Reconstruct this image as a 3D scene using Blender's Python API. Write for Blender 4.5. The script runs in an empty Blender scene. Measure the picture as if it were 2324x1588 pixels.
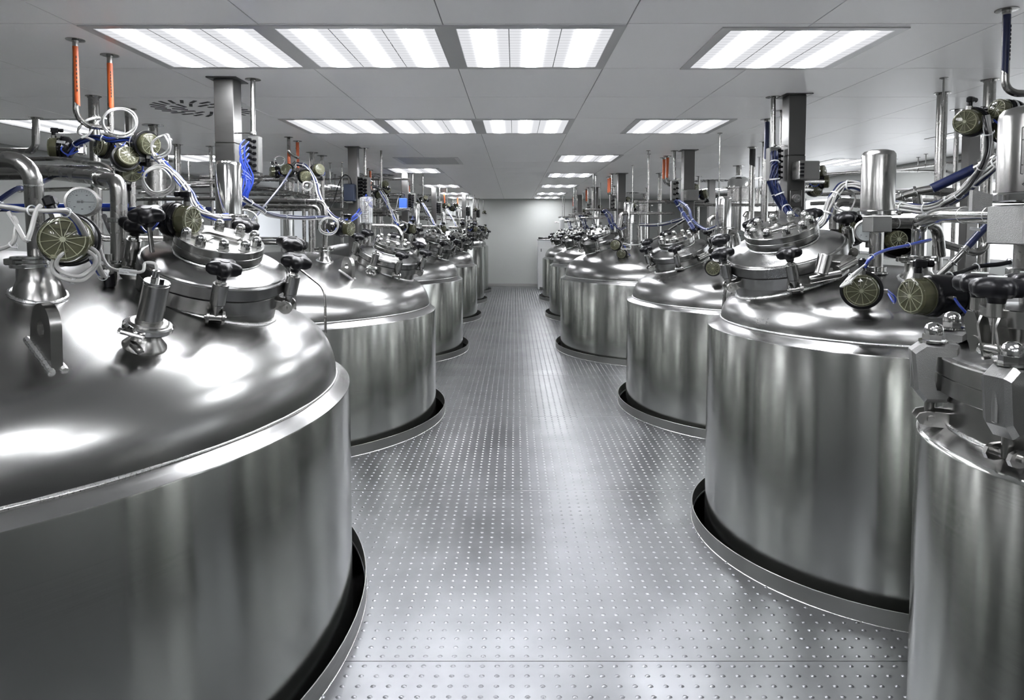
import bpy, math, random
import numpy as np
from mathutils import Vector, Matrix
random.seed(7)
PI = math.pi
# ------------------------------------------------------------------ camera, world, exposure
H = 1.6                      # eye height above the plate floor, metres
F = 1475.0                   # focal length in pixels of the 2324 px wide frame
PITCH = 0.05
XV, YH = 1168.0, 520.0       # vanishing point of the aisle
YP = YH + F*math.tan(PITCH)
SC = bpy.context.scene
cam_data = bpy.data.cameras.new('camera')
cam = bpy.data.objects.new('camera', cam_data)
SC.collection.objects.link(cam)
cam.location = (0, 0, H)
cam.rotation_euler = (PI/2 - PITCH, 0, 0)
cam_data.sensor_fit = 'HORIZONTAL'
cam_data.sensor_width = 36.0
cam_data.lens = F/2324*36.0
cam_data.shift_x = -(XV-1162)/2324
cam_data.shift_y = (YP-794)/2324
cam_data.clip_end = 100
cam_data.clip_start = 0.02
SC.camera = cam
world = bpy.data.worlds.new('world'); SC.world = world
world.use_nodes = True
world.node_tree.nodes['Background'].inputs[0].default_value = (0.02, 0.02, 0.02, 1)
world.node_tree.nodes['Background'].inputs[1].default_value = 1.0
SC.view_settings.view_transform = 'Standard'
SC.view_settings.look = 'None'
SC.view_settings.exposure = 1.38
SC.view_settings.gamma = 1.0
SC.view_settings.use_curve_mapping = False
SC.cycles.max_bounces = 16; SC.cycles.diffuse_bounces = 10; SC.cycles.glossy_bounces = 10; SC.cycles.transmission_bounces = 8
LAMP = 1.0                   # radiance of the ceiling lights
HC = 0.528                   # ceiling above the eye, in eye heights
CZ = H*(1+HC)

# ------------------------------------------------------------------ geometry helpers
def ray(px, py):
    a = (px-XV)/F; b = (py-YP)/F
    return a, b*math.cos(PITCH)+math.sin(PITCH), math.cos(PITCH)-b*math.sin(PITCH)
def at(px, py, Z):           # point of the place seen at a pixel, Z eye-heights ahead
    a, d, z = ray(px, py); t = Z/z
    return Vector((a*t*H, Z*H, H-d*t*H))
def ceil_at(px, py):
    a, d, z = ray(px, py); t = -HC/d
    return Vector((a*t*H, z*t*H, CZ))
def pxm(Z): return H*Z/F     # metres per pixel at depth Z
def frame(o, z, x=(1, 0, 0)):
    z = Vector(z).normalized(); x = Vector(x)
    x = x - z*x.dot(z)
    if x.length < 1e-4: x = Vector((0, 1, 0)) - z*z.y
    x.normalize(); y = z.cross(x)
    return Matrix(((x.x, y.x, z.x, o[0]), (x.y, y.y, z.y, o[1]), (x.z, y.z, z.z, o[2]), (0, 0, 0, 1)))
def T(x, y, z): return Matrix.Translation((x, y, z))

class MB:
    def __init__(s): s.v = []; s.f = []
    def add(s, vs, fs, M=None):
        n = len(s.v)
        if M is not None: vs = [M @ Vector(v) for v in vs]
        s.v += [tuple(v) for v in vs]
        s.f += [tuple(i+n for i in f) for f in fs]
        return s
    def lathe(s, prof, M=None, seg=24, mod=None, cap=True):
        vs = []; fs = []; n = len(prof)
        for i in range(seg):
            a = 2*PI*i/seg; k = mod(a) if mod else 1.0
            for r, z in prof:
                vs.append((r*k*math.cos(a), r*k*math.sin(a), z))
        for i in range(seg):
            j = (i+1) % seg
            for q in range(n-1):
                fs.append((i*n+q, j*n+q, j*n+q+1, i*n+q+1))
        if cap:
            if prof[0][0] > 1e-5: fs.append(tuple(i*n for i in range(seg))[::-1])
            if prof[-1][0] > 1e-5: fs.append(tuple(i*n+n-1 for i in range(seg)))
        return s.add(vs, fs, M)
    def cyl(s, r, z0, z1, M=None, seg=20, b=0.0):
        if b: return s.lathe([(r-b, z0), (r, z0+b), (r, z1-b), (r-b, z1)], M, seg)
        return s.lathe([(r, z0), (r, z1)], M, seg)
    def ring(s, r0, r1, z0, z1, M=None, seg=32, b=0.0):
        p = [(r0, z0), (r1-b, z0), (r1, z0+b), (r1, z1-b), (r1-b, z1), (r0, z1), (r0, z0)]
        return s.lathe(p, M, seg, cap=False)
    def box(s, c, d, M=None, b=0.0):
        x, y, z = c; a, e, h = d[0]/2, d[1]/2, d[2]/2
        if b <= 0:
            vs = [(x+i*a, y+j*e, z+k*h) for k in (-1, 1) for j in (-1, 1) for i in (-1, 1)]
            return s.add(vs, [(0, 2, 3, 1), (4, 5, 7, 6), (0, 1, 5, 4), (2, 6, 7, 3), (0, 4, 6, 2), (1, 3, 7, 5)], M)
        pl = [(a-b, e), (a, e-b), (a, -e+b), (a-b, -e), (-a+b, -e), (-a, -e+b), (-a, e-b), (-a+b, e)][::-1]
        ring = []
        for (k, ins) in ((-h, b), (-h+b, 0), (h-b, 0), (h, b)):
            for (u, w) in pl:
                su = (abs(u)-ins)/abs(u) if ins and abs(u) > 1e-9 else 1
                sw = (abs(w)-ins)/abs(w) if ins and abs(w) > 1e-9 else 1
                ring.append((x+u*su, y+w*sw, z+k))
        fs = [tuple(range(8))[::-1], tuple(range(24, 32))]
        for q in range(3):
            for i in range(8):
                j = (i+1) % 8
                fs.append((q*8+i, q*8+j, q*8+8+j, q*8+8+i))
        return s.add(ring, fs, M)
    def prism(s, poly, z0, z1, M=None):
        n = len(poly)
        vs = [(x, y, z0) for x, y in poly]+[(x, y, z1) for x, y in poly]
        fs = [tuple(range(n))[::-1], tuple(range(n, 2*n))]
        fs += [(i, (i+1) % n, n+(i+1) % n, n+i) for i in range(n)]
        return s.add(vs, fs, M)
    def tube(s, pts, r, seg=10, bend=0.0, closed=False, cap=True):
        pts = [Vector(p) for p in pts]
        if bend > 0 and len(pts) > 2:
            out = [pts[0]]
            for i in range(1, len(pts)-1):
                p, a, c = pts[i], pts[i-1], pts[i+1]
                d1 = (a-p); d2 = (c-p); l = min(bend, d1.length*0.48, d2.length*0.48)
                q0 = p+d1.normalized()*l; q1 = p+d2.normalized()*l
                for k in range(7):
                    t = k/6
                    # quarter-circle-like blend
                    w = math.sin(t*PI/2); u = math.cos(t*PI/2)
                    out.append(p + (q0-p)*(1-w) + (q1-p)*(1-u))
            out.append(pts[-1]); pts = out
        n = len(pts); rings = []
        T0 = None; N = None
        for i in range(n):
            if closed: t = pts[(i+1) % n]-pts[i-1]
            elif i == 0: t = pts[1]-pts[0]
            elif i == n-1: t = pts[-1]-pts[-2]
            else: t = (pts[i+1]-pts[i]).normalized()+(pts[i]-pts[i-1]).normalized()
            t.normalize()
            if N is None:
                N = Vector((0, 0, 1)) if abs(t.z) < 0.9 else Vector((1, 0, 0))
            N = (N-t*N.dot(t))
            if N.length < 1e-6: N = t.orthogonal()
            N.normalize(); B = t.cross(N)
            rr = r[i] if isinstance(r, (list, tuple)) else r
            rings.append([pts[i]+(N*math.cos(2*PI*k/seg)+B*math.sin(2*PI*k/seg))*rr for k in range(seg)])
        vs = [v for R in rings for v in R]; fs = []
        for i in range(n if closed else n-1):
            j = (i+1) % n
            for k in range(seg):
                l = (k+1) % seg
                fs.append((i*seg+k, i*seg+l, j*seg+l, j*seg+k))
        if not closed and cap:
            fs.append(tuple(range(seg))[::-1]); fs.append(tuple((n-1)*seg+k for k in range(seg)))
        return s.add(vs, fs)
def catmull(pts, n=8):
    P = [Vector(p) for p in pts]; P = [P[0]*2-P[1]]+P+[P[-1]*2-P[-2]]; out = []
    for i in range(1, len(P)-2):
        for k in range(n):
            t = k/n; a, b, c, d = P[i-1], P[i], P[i+1], P[i+2]
            out.append(0.5*((2*b)+(c-a)*t+(2*a-5*b+4*c-d)*t*t+(3*b-a-3*c+d)*t**3))
    out.append(P[-2]); return out
def star(a): return 0.93+0.155*math.cos(5*a)

# ------------------------------------------------------------------ object helpers
COL = SC.collection
def wloc(o):
    v = Vector((0, 0, 0))
    while o is not None: v = v+o.location; o = o.parent
    return v
def link(name, mb, m, parent=None, label=None, kind=None, sharp=35, loc=None):
    base = wloc(parent) if parent is not None else (Vector(loc) if loc is not None else Vector((0, 0, 0)))
    me = bpy.data.meshes.new(name)
    V = [(v[0]-base.x, v[1]-base.y, v[2]-base.z) for v in mb.v]
    me.from_pydata(V, [], mb.f)
    me.materials.append(m)
    me.polygons.foreach_set('use_smooth', [True]*len(me.polygons))
    me.set_sharp_from_angle(angle=math.radians(sharp))
    o = bpy.data.objects.new(name, me); COL.objects.link(o)
    if parent is not None: o.parent = parent
    elif loc is not None: o.location = base
    if label: o['label'] = label
    if kind: o['kind'] = kind
    return o
def thing(name, label, cat, loc, group=None):
    o = bpy.data.objects.new(name, None); COL.objects.link(o)
    o.empty_display_size = 0.05
    o.location = loc; o['label'] = label; o['category'] = cat
    if group: o['group'] = group
    return o
def kids(o): return [c for c in o.children]
def copy_tree(o, parent=None, off=None, label=None):
    c = o.copy(); COL.objects.link(c)
    if parent is not None: c.parent = parent
    if off is not None: c.location = o.location+Vector(off)
    if label: c['label'] = label
    for ch in kids(o): copy_tree(ch, c)
    return c
def struct(name, mb, m, parent=None, sharp=35):
    return link(name, mb, m, parent, kind=None if parent is not None else 'structure', sharp=sharp)

# ------------------------------------------------------------------ materials
def new_mat(name):
    m = bpy.data.materials.new(name); m.use_nodes = True
    nt = m.node_tree; return m, nt, nt.nodes['Principled BSDF']
def simple(name, col, rough=0.5, metal=0.0, coat=0.0, trans=0.0, alpha=1.0, spec=0.5):
    m, nt, b = new_mat(name)
    b.inputs['Base Color'].default_value = (*col, 1)
    b.inputs['Roughness'].default_value = rough
    b.inputs['Metallic'].default_value = metal
    b.inputs['Coat Weight'].default_value = coat
    b.inputs['Transmission Weight'].default_value = trans
    b.inputs['Alpha'].default_value = alpha
    b.inputs['Specular IOR Level'].default_value = spec
    return m
def steel(name, col=(0.58, 0.58, 0.57), rough=0.28, aniso=0.0, rot=0.0, grain=(1, 1, 60), amount=0.12, bump=0.0, radial=False, blotch=0.0, cvar=0.04):
    m, nt, b = new_mat(name); N = nt.nodes; L = nt.links
    b.inputs['Metallic'].default_value = 1.0
    tc = N.new('ShaderNodeTexCoord'); mp = N.new('ShaderNodeMapping'); mp.inputs['Scale'].default_value = grain
    if radial:   # grain that runs round the axis: noise on (radius, height)
        sx = N.new('ShaderNodeSeparateXYZ'); L.new(tc.outputs['Object'], sx.inputs[0])
        cx = N.new('ShaderNodeCombineXYZ')
        vm = N.new('ShaderNodeVectorMath'); vm.operation = 'LENGTH'
        cb = N.new('ShaderNodeCombineXYZ'); L.new(sx.outputs[0], cb.inputs[0]); L.new(sx.outputs[1], cb.inputs[1])
        L.new(cb.outputs[0], vm.inputs[0]); L.new(vm.outputs['Value'], cx.inputs[0]); L.new(sx.outputs[2], cx.inputs[2])
        L.new(cx.outputs[0], mp.inputs[0])
    else: L.new(tc.outputs['Object'], mp.inputs[0])
    no = N.new('ShaderNodeTexNoise'); no.inputs['Scale'].default_value = 4.0; no.inputs['Detail'].default_value = 4.0
    L.new(mp.outputs[0], no.inputs['Vector'])
    mr = N.new('ShaderNodeMapRange'); mr.inputs['To Min'].default_value = rough-amount*0.5; mr.inputs['To Max'].default_value = rough+amount*0.5
    mr.inputs['From Min'].default_value = 0.3; mr.inputs['From Max'].default_value = 0.7
    L.new(no.outputs['Fac'], mr.inputs['Value'])
    n2 = N.new('ShaderNodeTexNoise'); n2.inputs['Scale'].default_value = 2.2; n2.inputs['Detail'].default_value = 3
    L.new(tc.outputs['Object'], n2.inputs['Vector'])
    ad = N.new('ShaderNodeMath'); ad.operation = 'MULTIPLY_ADD'; ad.inputs[1].default_value = blotch; 
    L.new(n2.outputs['Fac'], ad.inputs[0]); L.new(mr.outputs[0], ad.inputs[2])
    L.new(ad.outputs[0], b.inputs['Roughness'])
    cr = N.new('ShaderNodeMapRange'); cr.inputs['To Min'].default_value = 1-cvar; cr.inputs['To Max'].default_value = 1+cvar
    L.new(no.outputs['Fac'], cr.inputs['Value'])
    mx = N.new('ShaderNodeVectorMath'); mx.operation = 'SCALE'; mx.inputs[0].default_value = col
    L.new(cr.outputs[0], mx.inputs['Scale']); L.new(mx.outputs[0], b.inputs['Base Color'])
    if aniso:
        tg = N.new('ShaderNodeTangent'); tg.direction_type = 'RADIAL'; tg.axis = 'Z'
        L.new(tg.outputs[0], b.inputs['Tangent'])
        b.inputs['Anisotropic'].default_value = aniso; b.inputs['Anisotropic Rotation'].default_value = rot
    if bump:
        bp = N.new('ShaderNodeBump'); bp.inputs['Strength'].default_value = bump; bp.inputs['Distance'].default_value = 0.002
        L.new(no.outputs['Fac'], bp.inputs['Height']); L.new(bp.outputs[0], b.inputs['Normal'])
    return m
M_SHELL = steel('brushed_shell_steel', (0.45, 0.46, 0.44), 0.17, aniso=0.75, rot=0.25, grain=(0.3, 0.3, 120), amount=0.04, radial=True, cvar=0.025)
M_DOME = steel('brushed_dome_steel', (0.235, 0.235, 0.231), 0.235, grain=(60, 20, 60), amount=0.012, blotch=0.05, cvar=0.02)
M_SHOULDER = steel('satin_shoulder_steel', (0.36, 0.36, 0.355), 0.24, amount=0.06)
M_STEEL = steel('satin_steel', (0.34, 0.337, 0.325), 0.24, grain=(8, 8, 8), amount=0.02)
M_TURN = steel('turned_steel', (0.32, 0.32, 0.31), 0.25, grain=(12, 12, 12), amount=0.02)
M_POL = steel('polished_steel', (0.48, 0.48, 0.47), 0.13, grain=(5, 5, 5), amount=0.01)
M_WELD = steel('weld_bead_steel', (0.70, 0.70, 0.69), 0.3, grain=(60, 60, 60), amount=0.1, bump=0.5)
M_CAST = steel('cast_steel', (0.24, 0.24, 0.236), 0.36, grain=(120, 120, 120), amount=0.1, bump=0.5)
M_POST = steel('post_steel', (0.14, 0.138, 0.134), 0.33, grain=(3, 3, 30), amount=0.1)
M_PIPE = steel('pipe_steel', (0.30, 0.296, 0.285), 0.27, grain=(6, 6, 6), amount=0.02)
M_CURB = steel('curb_steel', (0.27, 0.27, 0.26), 0.36, grain=(4, 4, 20), amount=0.14, bump=0.15)
M_BLACK = simple('black_plastic', (0.004, 0.004, 0.005), 0.25, spec=0.3)
M_KNOB = simple('black_knob_plastic', (0.004, 0.004, 0.005), 0.34, spec=0.25)
M_DARK = simple('dark_gasket', (0.006, 0.006, 0.006), 0.6)
M_WHITE = simple('white_cable', (0.33, 0.33, 0.32), 0.42)
M_GREY = simple('grey_cable', (0.28, 0.28, 0.27), 0.42)
M_BLUE = simple('blue_hose', (0.010, 0.032, 0.24), 0.3)
M_NAVY = simple('navy_hose', (0.004, 0.010, 0.052), 0.35)
M_BLUEBOX = simple('blue_enclosure', (0.04, 0.11, 0.42), 0.45)
M_NAVYBOX = simple('dark_blue_enclosure', (0.008, 0.016, 0.038), 0.45)
M_ORANGE = simple('orange_marking', (0.42, 0.075, 0.012), 0.45)
M_TAG = simple('white_tag', (0.48, 0.49, 0.49), 0.4)
M_INK = simple('ink', (0.02, 0.02, 0.02), 0.6)
M_DIAL = simple('dial_face', (0.5, 0.51, 0.51), 0.5)
M_GREYBOX = simple('grey_enclosure', (0.13, 0.13, 0.125), 0.38, 0.6)
M_PIT = simple('pit_black', (0.004, 0.004, 0.004), 0.8)
def amber():
    m, nt, b = new_mat('amber_clear_plastic'); N = nt.nodes; L = nt.links
    b.inputs['Base Color'].default_value = (0.55, 0.55, 0.33, 1)
    b.inputs['Roughness'].default_value = 0.12
    b.inputs['Transmission Weight'].default_value = 0.92
    b.inputs['IOR'].default_value = 1.3
    b.inputs['Coat Weight'].default_value = 0.4
    return m
M_AMBER = amber()
M_CLEAR = simple('clear_plastic', (0.92, 0.93, 0.93), 0.05, trans=0.9)
M_GLASS = simple('window_glass', (0.9, 0.93, 0.93), 0.03, trans=0.95)
def wall_mat(name, c, rough, n=0.02):
    m, nt, b = new_mat(name); N = nt.nodes; L = nt.links
    tc = N.new('ShaderNodeTexCoord'); no = N.new('ShaderNodeTexNoise'); no.inputs['Scale'].default_value = 1.3
    L.new(tc.outputs['Object'], no.inputs['Vector'])
    mr = N.new('ShaderNodeMapRange'); mr.inputs['To Min'].default_value = 1-n; mr.inputs['To Max'].default_value = 1+n
    L.new(no.outputs['Fac'], mr.inputs['Value'])
    mx = N.new('ShaderNodeVectorMath'); mx.operation = 'SCALE'; mx.inputs[0].default_value = c
    L.new(mr.outputs[0], mx.inputs['Scale']); L.new(mx.outputs[0], b.inputs['Base Color'])
    b.inputs['Roughness'].default_value = rough
    return m
M_WALL = wall_mat('wall_paint', (0.34, 0.352, 0.337), 0.5)
M_CEIL = wall_mat('ceiling_panel_coating', (0.96, 0.957, 0.95), 0.38)
M_JOINT = simple('joint_sealant', (0.30, 0.30, 0.30), 0.7)
def floor_mat():
    m, nt, b = new_mat('studded_steel_plate'); N = nt.nodes; L = nt.links
    b.inputs['Metallic'].default_value = 0.9
    tc = N.new('ShaderNodeTexCoord')
    no = N.new('ShaderNodeTexNoise'); no.inputs['Scale'].default_value = 1.7; no.inputs['Detail'].default_value = 5
    L.new(tc.outputs['Object'], no.inputs['Vector'])
    n2 = N.new('ShaderNodeTexNoise'); n2.inputs['Scale'].default_value = 5; n2.inputs['Detail'].default_value = 6
    L.new(tc.outputs['Object'], n2.inputs['Vector'])
    mr = N.new('ShaderNodeMapRange'); mr.inputs['From Min'].default_value = 0.3; mr.inputs['From Max'].default_value = 0.7
    mr.inputs['To Min'].default_value = 0.29; mr.inputs['To Max'].default_value = 0.40
    L.new(no.outputs['Fac'], mr.inputs['Value']); L.new(mr.outputs[0], b.inputs['Roughness'])
    cr = N.new('ShaderNodeValToRGB')
    cr.color_ramp.elements[0].position = 0.3; cr.color_ramp.elements[0].color = (0.15, 0.154, 0.162, 1)
    cr.color_ramp.elements[1].position = 0.7; cr.color_ramp.elements[1].color = (0.19, 0.194, 0.204, 1)
    L.new(n2.outputs['Fac'], cr.inputs[0]); L.new(cr.outputs[0], b.inputs['Base Color'])
    return m
M_FLOOR = floor_mat()
def lamp_mat(name, lo, hi, strength):
    m = bpy.data.materials.new(name); m.use_nodes = True; nt = m.node_tree; N = nt.nodes; L = nt.links
    for n in list(N): N.remove(n)
    out = N.new('ShaderNodeOutputMaterial'); em = N.new('ShaderNodeEmission')
    tc = N.new('ShaderNodeTexCoord'); sx = N.new('ShaderNodeSeparateXYZ'); L.new(tc.outputs['Generated'], sx.inputs[0])
    def mth(op, a, b=None, c=None):
        n = N.new('ShaderNodeMath'); n.operation = op
        for i, v in enumerate((a, b, c)):
            if v is None: continue
            if isinstance(v, (int, float)): n.inputs[i].default_value = v
            else: L.new(v, n.inputs[i])
        return n.outputs[0]
    d = mth('ABSOLUTE', mth('SUBTRACT', sx.outputs[0], 0.5))
    g = mth('POWER', 2.718, mth('MULTIPLY', mth('POWER', mth('DIVIDE', d, 0.105), 2.0), -1.0))
    w = mth('PINGPONG', mth('MULTIPLY', sx.outputs[1], 15.0), 0.5)
    lv = mth('MULTIPLY_ADD', mth('MINIMUM', mth('MULTIPLY', w, 7.0), 1.0), 0.28, 0.72)
    s = mth('MULTIPLY', mth('MULTIPLY_ADD', g, hi-lo, lo), lv)
    L.new(mth('MULTIPLY', s, strength), em.inputs['Strength'])
    em.inputs['Color'].default_value = (0.95, 0.96, 1.0, 1)
    L.new(em.outputs[0], out.inputs[0])
    return m
M_LAMP = lamp_mat('lamp_diffuser', 0.32, 48.0, LAMP)
M_OFF = simple('unlit_diffuser', (0.32, 0.33, 0.33), 0.35)
M_FRAME = simple('lamp_frame', (0.60, 0.60, 0.60), 0.35, 0.6)
def lit_mat(name, col, s):
    m = bpy.data.materials.new(name); m.use_nodes = True; nt = m.node_tree
    b = nt.nodes['Principled BSDF']; b.inputs['Base Color'].default_value = (0.8, 0.82, 0.84, 1); b.inputs['Roughness'].default_value = 0.15
    b.inputs['Emission Color'].default_value = (*col, 1); b.inputs['Emission Strength'].default_value = s
    return m
M_LIT = lit_mat('lit_window_pane', (0.94, 0.97, 1.0), 1.0)
M_DIM = lit_mat('dim_window_pane', (0.88, 0.94, 1.0), 0.14)
# ------------------------------------------------------------------ tank layout (eye heights): x, depth, curb, shell, shoulder drop, dome, weld drop
TANKS = {
 'L1': (-1.368, 1.556, .978, .9395, .418, .903, .400, 1, 'nearest stainless tank on the left, cut by the photo edge'),
 'L2': (-1.217, 3.480, .835, .785, .433, .751, .410, 1, 'second stainless tank of the left row'),
 'L3': (-1.207, 5.400, .820, .772, .410, .735, .388, 1, 'third stainless tank of the left row'),
 'L4': (-1.180, 7.370, .800, .752, .408, .715, .386, 1, 'fourth stainless tank of the left row'),
 'L5': (-1.000, 9.050, .620, .572, .250, .540, .232, 1, 'taller slim stainless tank, fifth of the left row'),
 'L6': (-0.927, 10.42, .550, .505, .270, .470, .250, 1, 'last and farthest tank of the left row by the end wall'),
 'R2': (1.1705, 2.098, .567, .522, .320, .478, .300, -1, 'nearest full tank of the right row, narrow with a high shoulder'),
 'R3': (1.333, 3.656, .7365, .690, .404, .656, .388, -1, 'second full tank of the right row'),
 'R4': (1.205, 5.474, .856, .814, .409, .775, .388, -1, 'widest tank, third of the right row'),
 'R5': (1.176, 7.500, .820, .772, .413, .735, .390, -1, 'fourth full tank of the right row'),
 'R6': (1.155, 9.380, .800, .752, .420, .715, .398, -1, 'last and farthest tank of the right row'),
 'RB': (2.620, 2.700, .560, .520, .360, .480, .340, -1, 'tank behind the right row near the lit windows, dome just showing'),
}
V1 = (.853, .860, .268, .233, .300)     # small foreground vessel on the right: x, depth, shell, neck, shoulder drop
def dome_h(r, rho):
    Rc, rk = 2*r, .2*r
    xk = r-rk; hc = math.sqrt((Rc-rk)**2-xk**2); rt = Rc*xk/(Rc-rk)
    if rho < rt: return math.sqrt(Rc**2-rho**2)-hc
    return math.sqrt(max(0, rk**2-(rho-xk)**2))
def dome_hit(t, px, py):     # point of a tank's dome seen at a pixel, with its normal
    X0, Z0, _, _, _, r, D = TANKS[t][:7]
    a, d, z = ray(px, py)
    for i in range(1, 60000):
        s = i*.0002; rho = math.hypot(a*s-X0, z*s-Z0)
        if rho < r and D-d*s < dome_h(r, rho):
            P = Vector((a*s*H, z*s*H, H-d*s*H)); return P, dome_normal(t, P)
    return at(px, py, Z0), Vector((0, 0, 1))
def dome_z(t, x, y):
    X0, Z0, _, _, _, r, D = TANKS[t][:7]
    return H*(1-D+dome_h(r, min(r, math.hypot(x/H-X0, y/H-Z0))))
def surf_z(x, y, default):
    for k, t in TANKS.items():
        d = math.hypot(x/H-t[0], y/H-t[1])
        if d < t[5]: return dome_z(k, x, y)-.004
        if d < t[3]: return H*(1-t[4])
    return default
def dome_normal(t, P):
    e = .004
    return Vector((-(dome_z(t, P.x+e, P.y)-dome_z(t, P.x-e, P.y))/(2*e), -(dome_z(t, P.x, P.y+e)-dome_z(t, P.x, P.y-e))/(2*e), 1)).normalized()

# ------------------------------------------------------------------ room shell
ZB, ZF, XW = -2.6*H, 11.4*H, 3.17*H
floor = struct('floor', MB().box((0, (ZB+ZF)/2, -.95), (2*XW+.2, ZF-ZB+.2, .06)), M_PIT)
zs = [(1.459+.9852*k)*H for k in range(-4, 11)]
zs = [ZB]+[z for z in zs if ZB+.2 < z < ZF-.1]+[ZF]
holes = [(t[0]*H, t[1]*H, (t[2]-.004)*H) for t in TANKS.values()]+[(V1[0]*H, V1[1]*H, (V1[2]+.03)*H), (.84*H, 10.85*H, .44*H)]
def cut_mesh(mb, cyls):
    me = bpy.data.meshes.new('cut'); me.from_pydata([tuple(v) for v in mb.v], [], mb.f)
    o = bpy.data.objects.new('cut', me); COL.objects.link(o)
    cb = MB()
    for x, y, r in cyls: cb.cyl(r, -.3, .3, T(x, y, 0), 96)
    cm = bpy.data.meshes.new('c'); cm.from_pydata([tuple(v) for v in cb.v], [], cb.f)
    c = bpy.data.objects.new('c', cm); COL.objects.link(c)
    md = o.modifiers.new('b', 'BOOLEAN'); md.operation = 'DIFFERENCE'; md.solver = 'EXACT'; md.object = c
    dg = bpy.context.evaluated_depsgraph_get()
    r = bpy.data.meshes.new_from_object(o.evaluated_get(dg))
    out = MB(); out.v = [tuple(v.co) for v in r.vertices]; out.f = [tuple(p.vertices) for p in r.polygons]
    for q in (o, c): bpy.data.objects.remove(q)
    return out
SP = .0338*H
for k in range(len(zs)-1):
    z0, z1 = zs[k]+.0015, zs[k+1]-.0015
    mb = MB().box((0, (z0+z1)/2, -.005), (2*XW, z1-z0, .010))
    hs = [h for h in holes if h[1]+h[2] > z0 and h[1]-h[2] < z1]
    if hs: mb = cut_mesh(mb, hs)
    p = struct('floor_panel', mb, M_FLOOR, floor)
    if z1 < .8*H: continue
    vs = []; fs = []
    n = max(1, round((z1-z0)/(.0328*H)))
    for j in range(n):
        y = z0+(j+.5)*(z1-z0)/n
        if y > 11.2*H: continue
        for i in range(-42, 42):
            x = (i+.82)*SP
            if any((x-h[0])**2+(y-h[1])**2 < (h[2]+.006)**2 for h in hs): continue
            b = len(vs); tw = .5 if (i+j) % 2 else 0
            for q in range(6):
                a = q*PI/3+tw; vs.append((x+.0105*math.cos(a), y+.0085*math.sin(a), 0))
            for q in range(6):
                a = q*PI/3+tw; vs.append((x+.0045*math.cos(a), y+.004*math.sin(a), .0034))
            for q in range(6):
                w = (q+1) % 6; fs.append((b+q, b+w, b+6+w, b+6+q))
            fs.append(tuple(b+6+q for q in range(6)))
    sb = MB(); sb.v = vs; sb.f = fs
    link('floor_stud', sb, M_FLOOR, p, kind='stuff', sharp=60)
def wall(name, c, d): return struct(name, MB().box(c, d), M_WALL)
ht = CZ+.12
wall('wall_back', (0, ZF+.05, ht/2-.1), (2*XW+.2, .1, ht+.2))
wall('wall_front', (0, ZB-.05, ht/2-.1), (2*XW+.2, .1, ht+.2))
struct('baseboard_back', MB().box((0, ZF-.008, .035), (2*XW-.04, .016, .07), b=.003), M_CURB)
for side, s in (('left', -1), ('right', 1)):
    # side wall built around its band of windows
    w0, w1 = .78*H, 1.33*H
    spans = [(.54+i*1.12, .54+i*1.12+.96) for i in range(8)] if s > 0 else [(5.6+i*1.2, 5.6+i*1.2+.95) for i in range(4)]  # nearest right windows are out of view, added to brighten ceiling and shells
    mb = MB(); x = s*(XW+.05)
    mb.box((x, (ZB+ZF)/2, w0/2-.1), (.1, ZF-ZB, w0+.2)); mb.box((x, (ZB+ZF)/2, (w1+ht)/2), (.1, ZF-ZB, ht-w1))
    ed = [ZB]+[e*H for sp in spans for e in sp]+[ZF]
    for i in range(0, len(ed), 2): mb.box((x, (ed[i]+ed[i+1])/2, (w0+w1)/2), (.1, ed[i+1]-ed[i], w1-w0))
    struct('wall_'+side, mb, M_WALL)
    struct('baseboard_'+side, MB().box((s*(XW-.008), (ZB+ZF)/2, .035), (.016, ZF-ZB-.04, .07), b=.003), M_CURB)
    for i, (a, b) in enumerate(spans):
        y0, y1 = a*H, b*H; fr = MB(); xx = s*(XW+.02); t = .035
        for c, d in (((xx, y0+t/2, (w0+w1)/2), (.06, t, w1-w0)), ((xx, y1-t/2, (w0+w1)/2), (.06, t, w1-w0)),
                     ((xx, (y0+y1)/2, w0+t/2), (.06, y1-y0, t)), ((xx, (y0+y1)/2, w1-t/2), (.06, y1-y0, t))): fr.box(c, d)
        wn = struct('window_%d' % (i+1+(8 if s > 0 else 0)), fr, M_FRAME)
        struct('window_pane', MB().box((s*(XW+.04), (y0+y1)/2, (w0+w1)/2), (.01, y1-y0-.02, w1-w0-.02)), M_LIT if s > 0 else M_DIM, wn)

# ------------------------------------------------------------------ ceiling of coated metal tiles
ceiling = struct('ceiling', MB().box((0, (ZB+ZF)/2, CZ+.055), (2*XW+.2, ZF-ZB+.2, .1)), M_JOINT)
rows = [2.34, 3.22, 4.10, 4.98, 5.92, 6.86, 7.8, 8.75, 9.7, 10.65, 11.6, 12.6, 13.6, 14.6, 15.6, 16.7, 17.8, 18.8, 19.9, 21.0, 21.55]
rows = [r*HC*H for r in rows]
cols = [(-6.0)*HC*H]+[(.55+.902*k)*HC*H for k in range(-7, 7)]
cols = [c for c in cols if -XW-.01 <= c <= XW]; cols = [-XW]+cols[1:]+[XW]
tiles = {}
for j in range(len(rows)-1):
    for i in range(len(cols)-1):
        x0, x1, y0, y1 = cols[i], cols[i+1], rows[j], rows[j+1]
        if x1-x0 < .03: continue
        key = (round(x1-x0, 3), round(y1-y0, 3))
        g = .0028
        if key not in tiles:
            mb = MB().box((0, 0, .006), (x1-x0-2*g, y1-y0-2*g, .012))
            o = struct('ceiling_panel', mb, M_CEIL, ceiling); tiles[key] = o.data
        else:
            o = bpy.data.objects.new('ceiling_panel', tiles[key]); COL.objects.link(o); o.parent = ceiling
        o.location = ((x0+x1)/2, (y0+y1)/2, CZ)
mb = MB()
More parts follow.
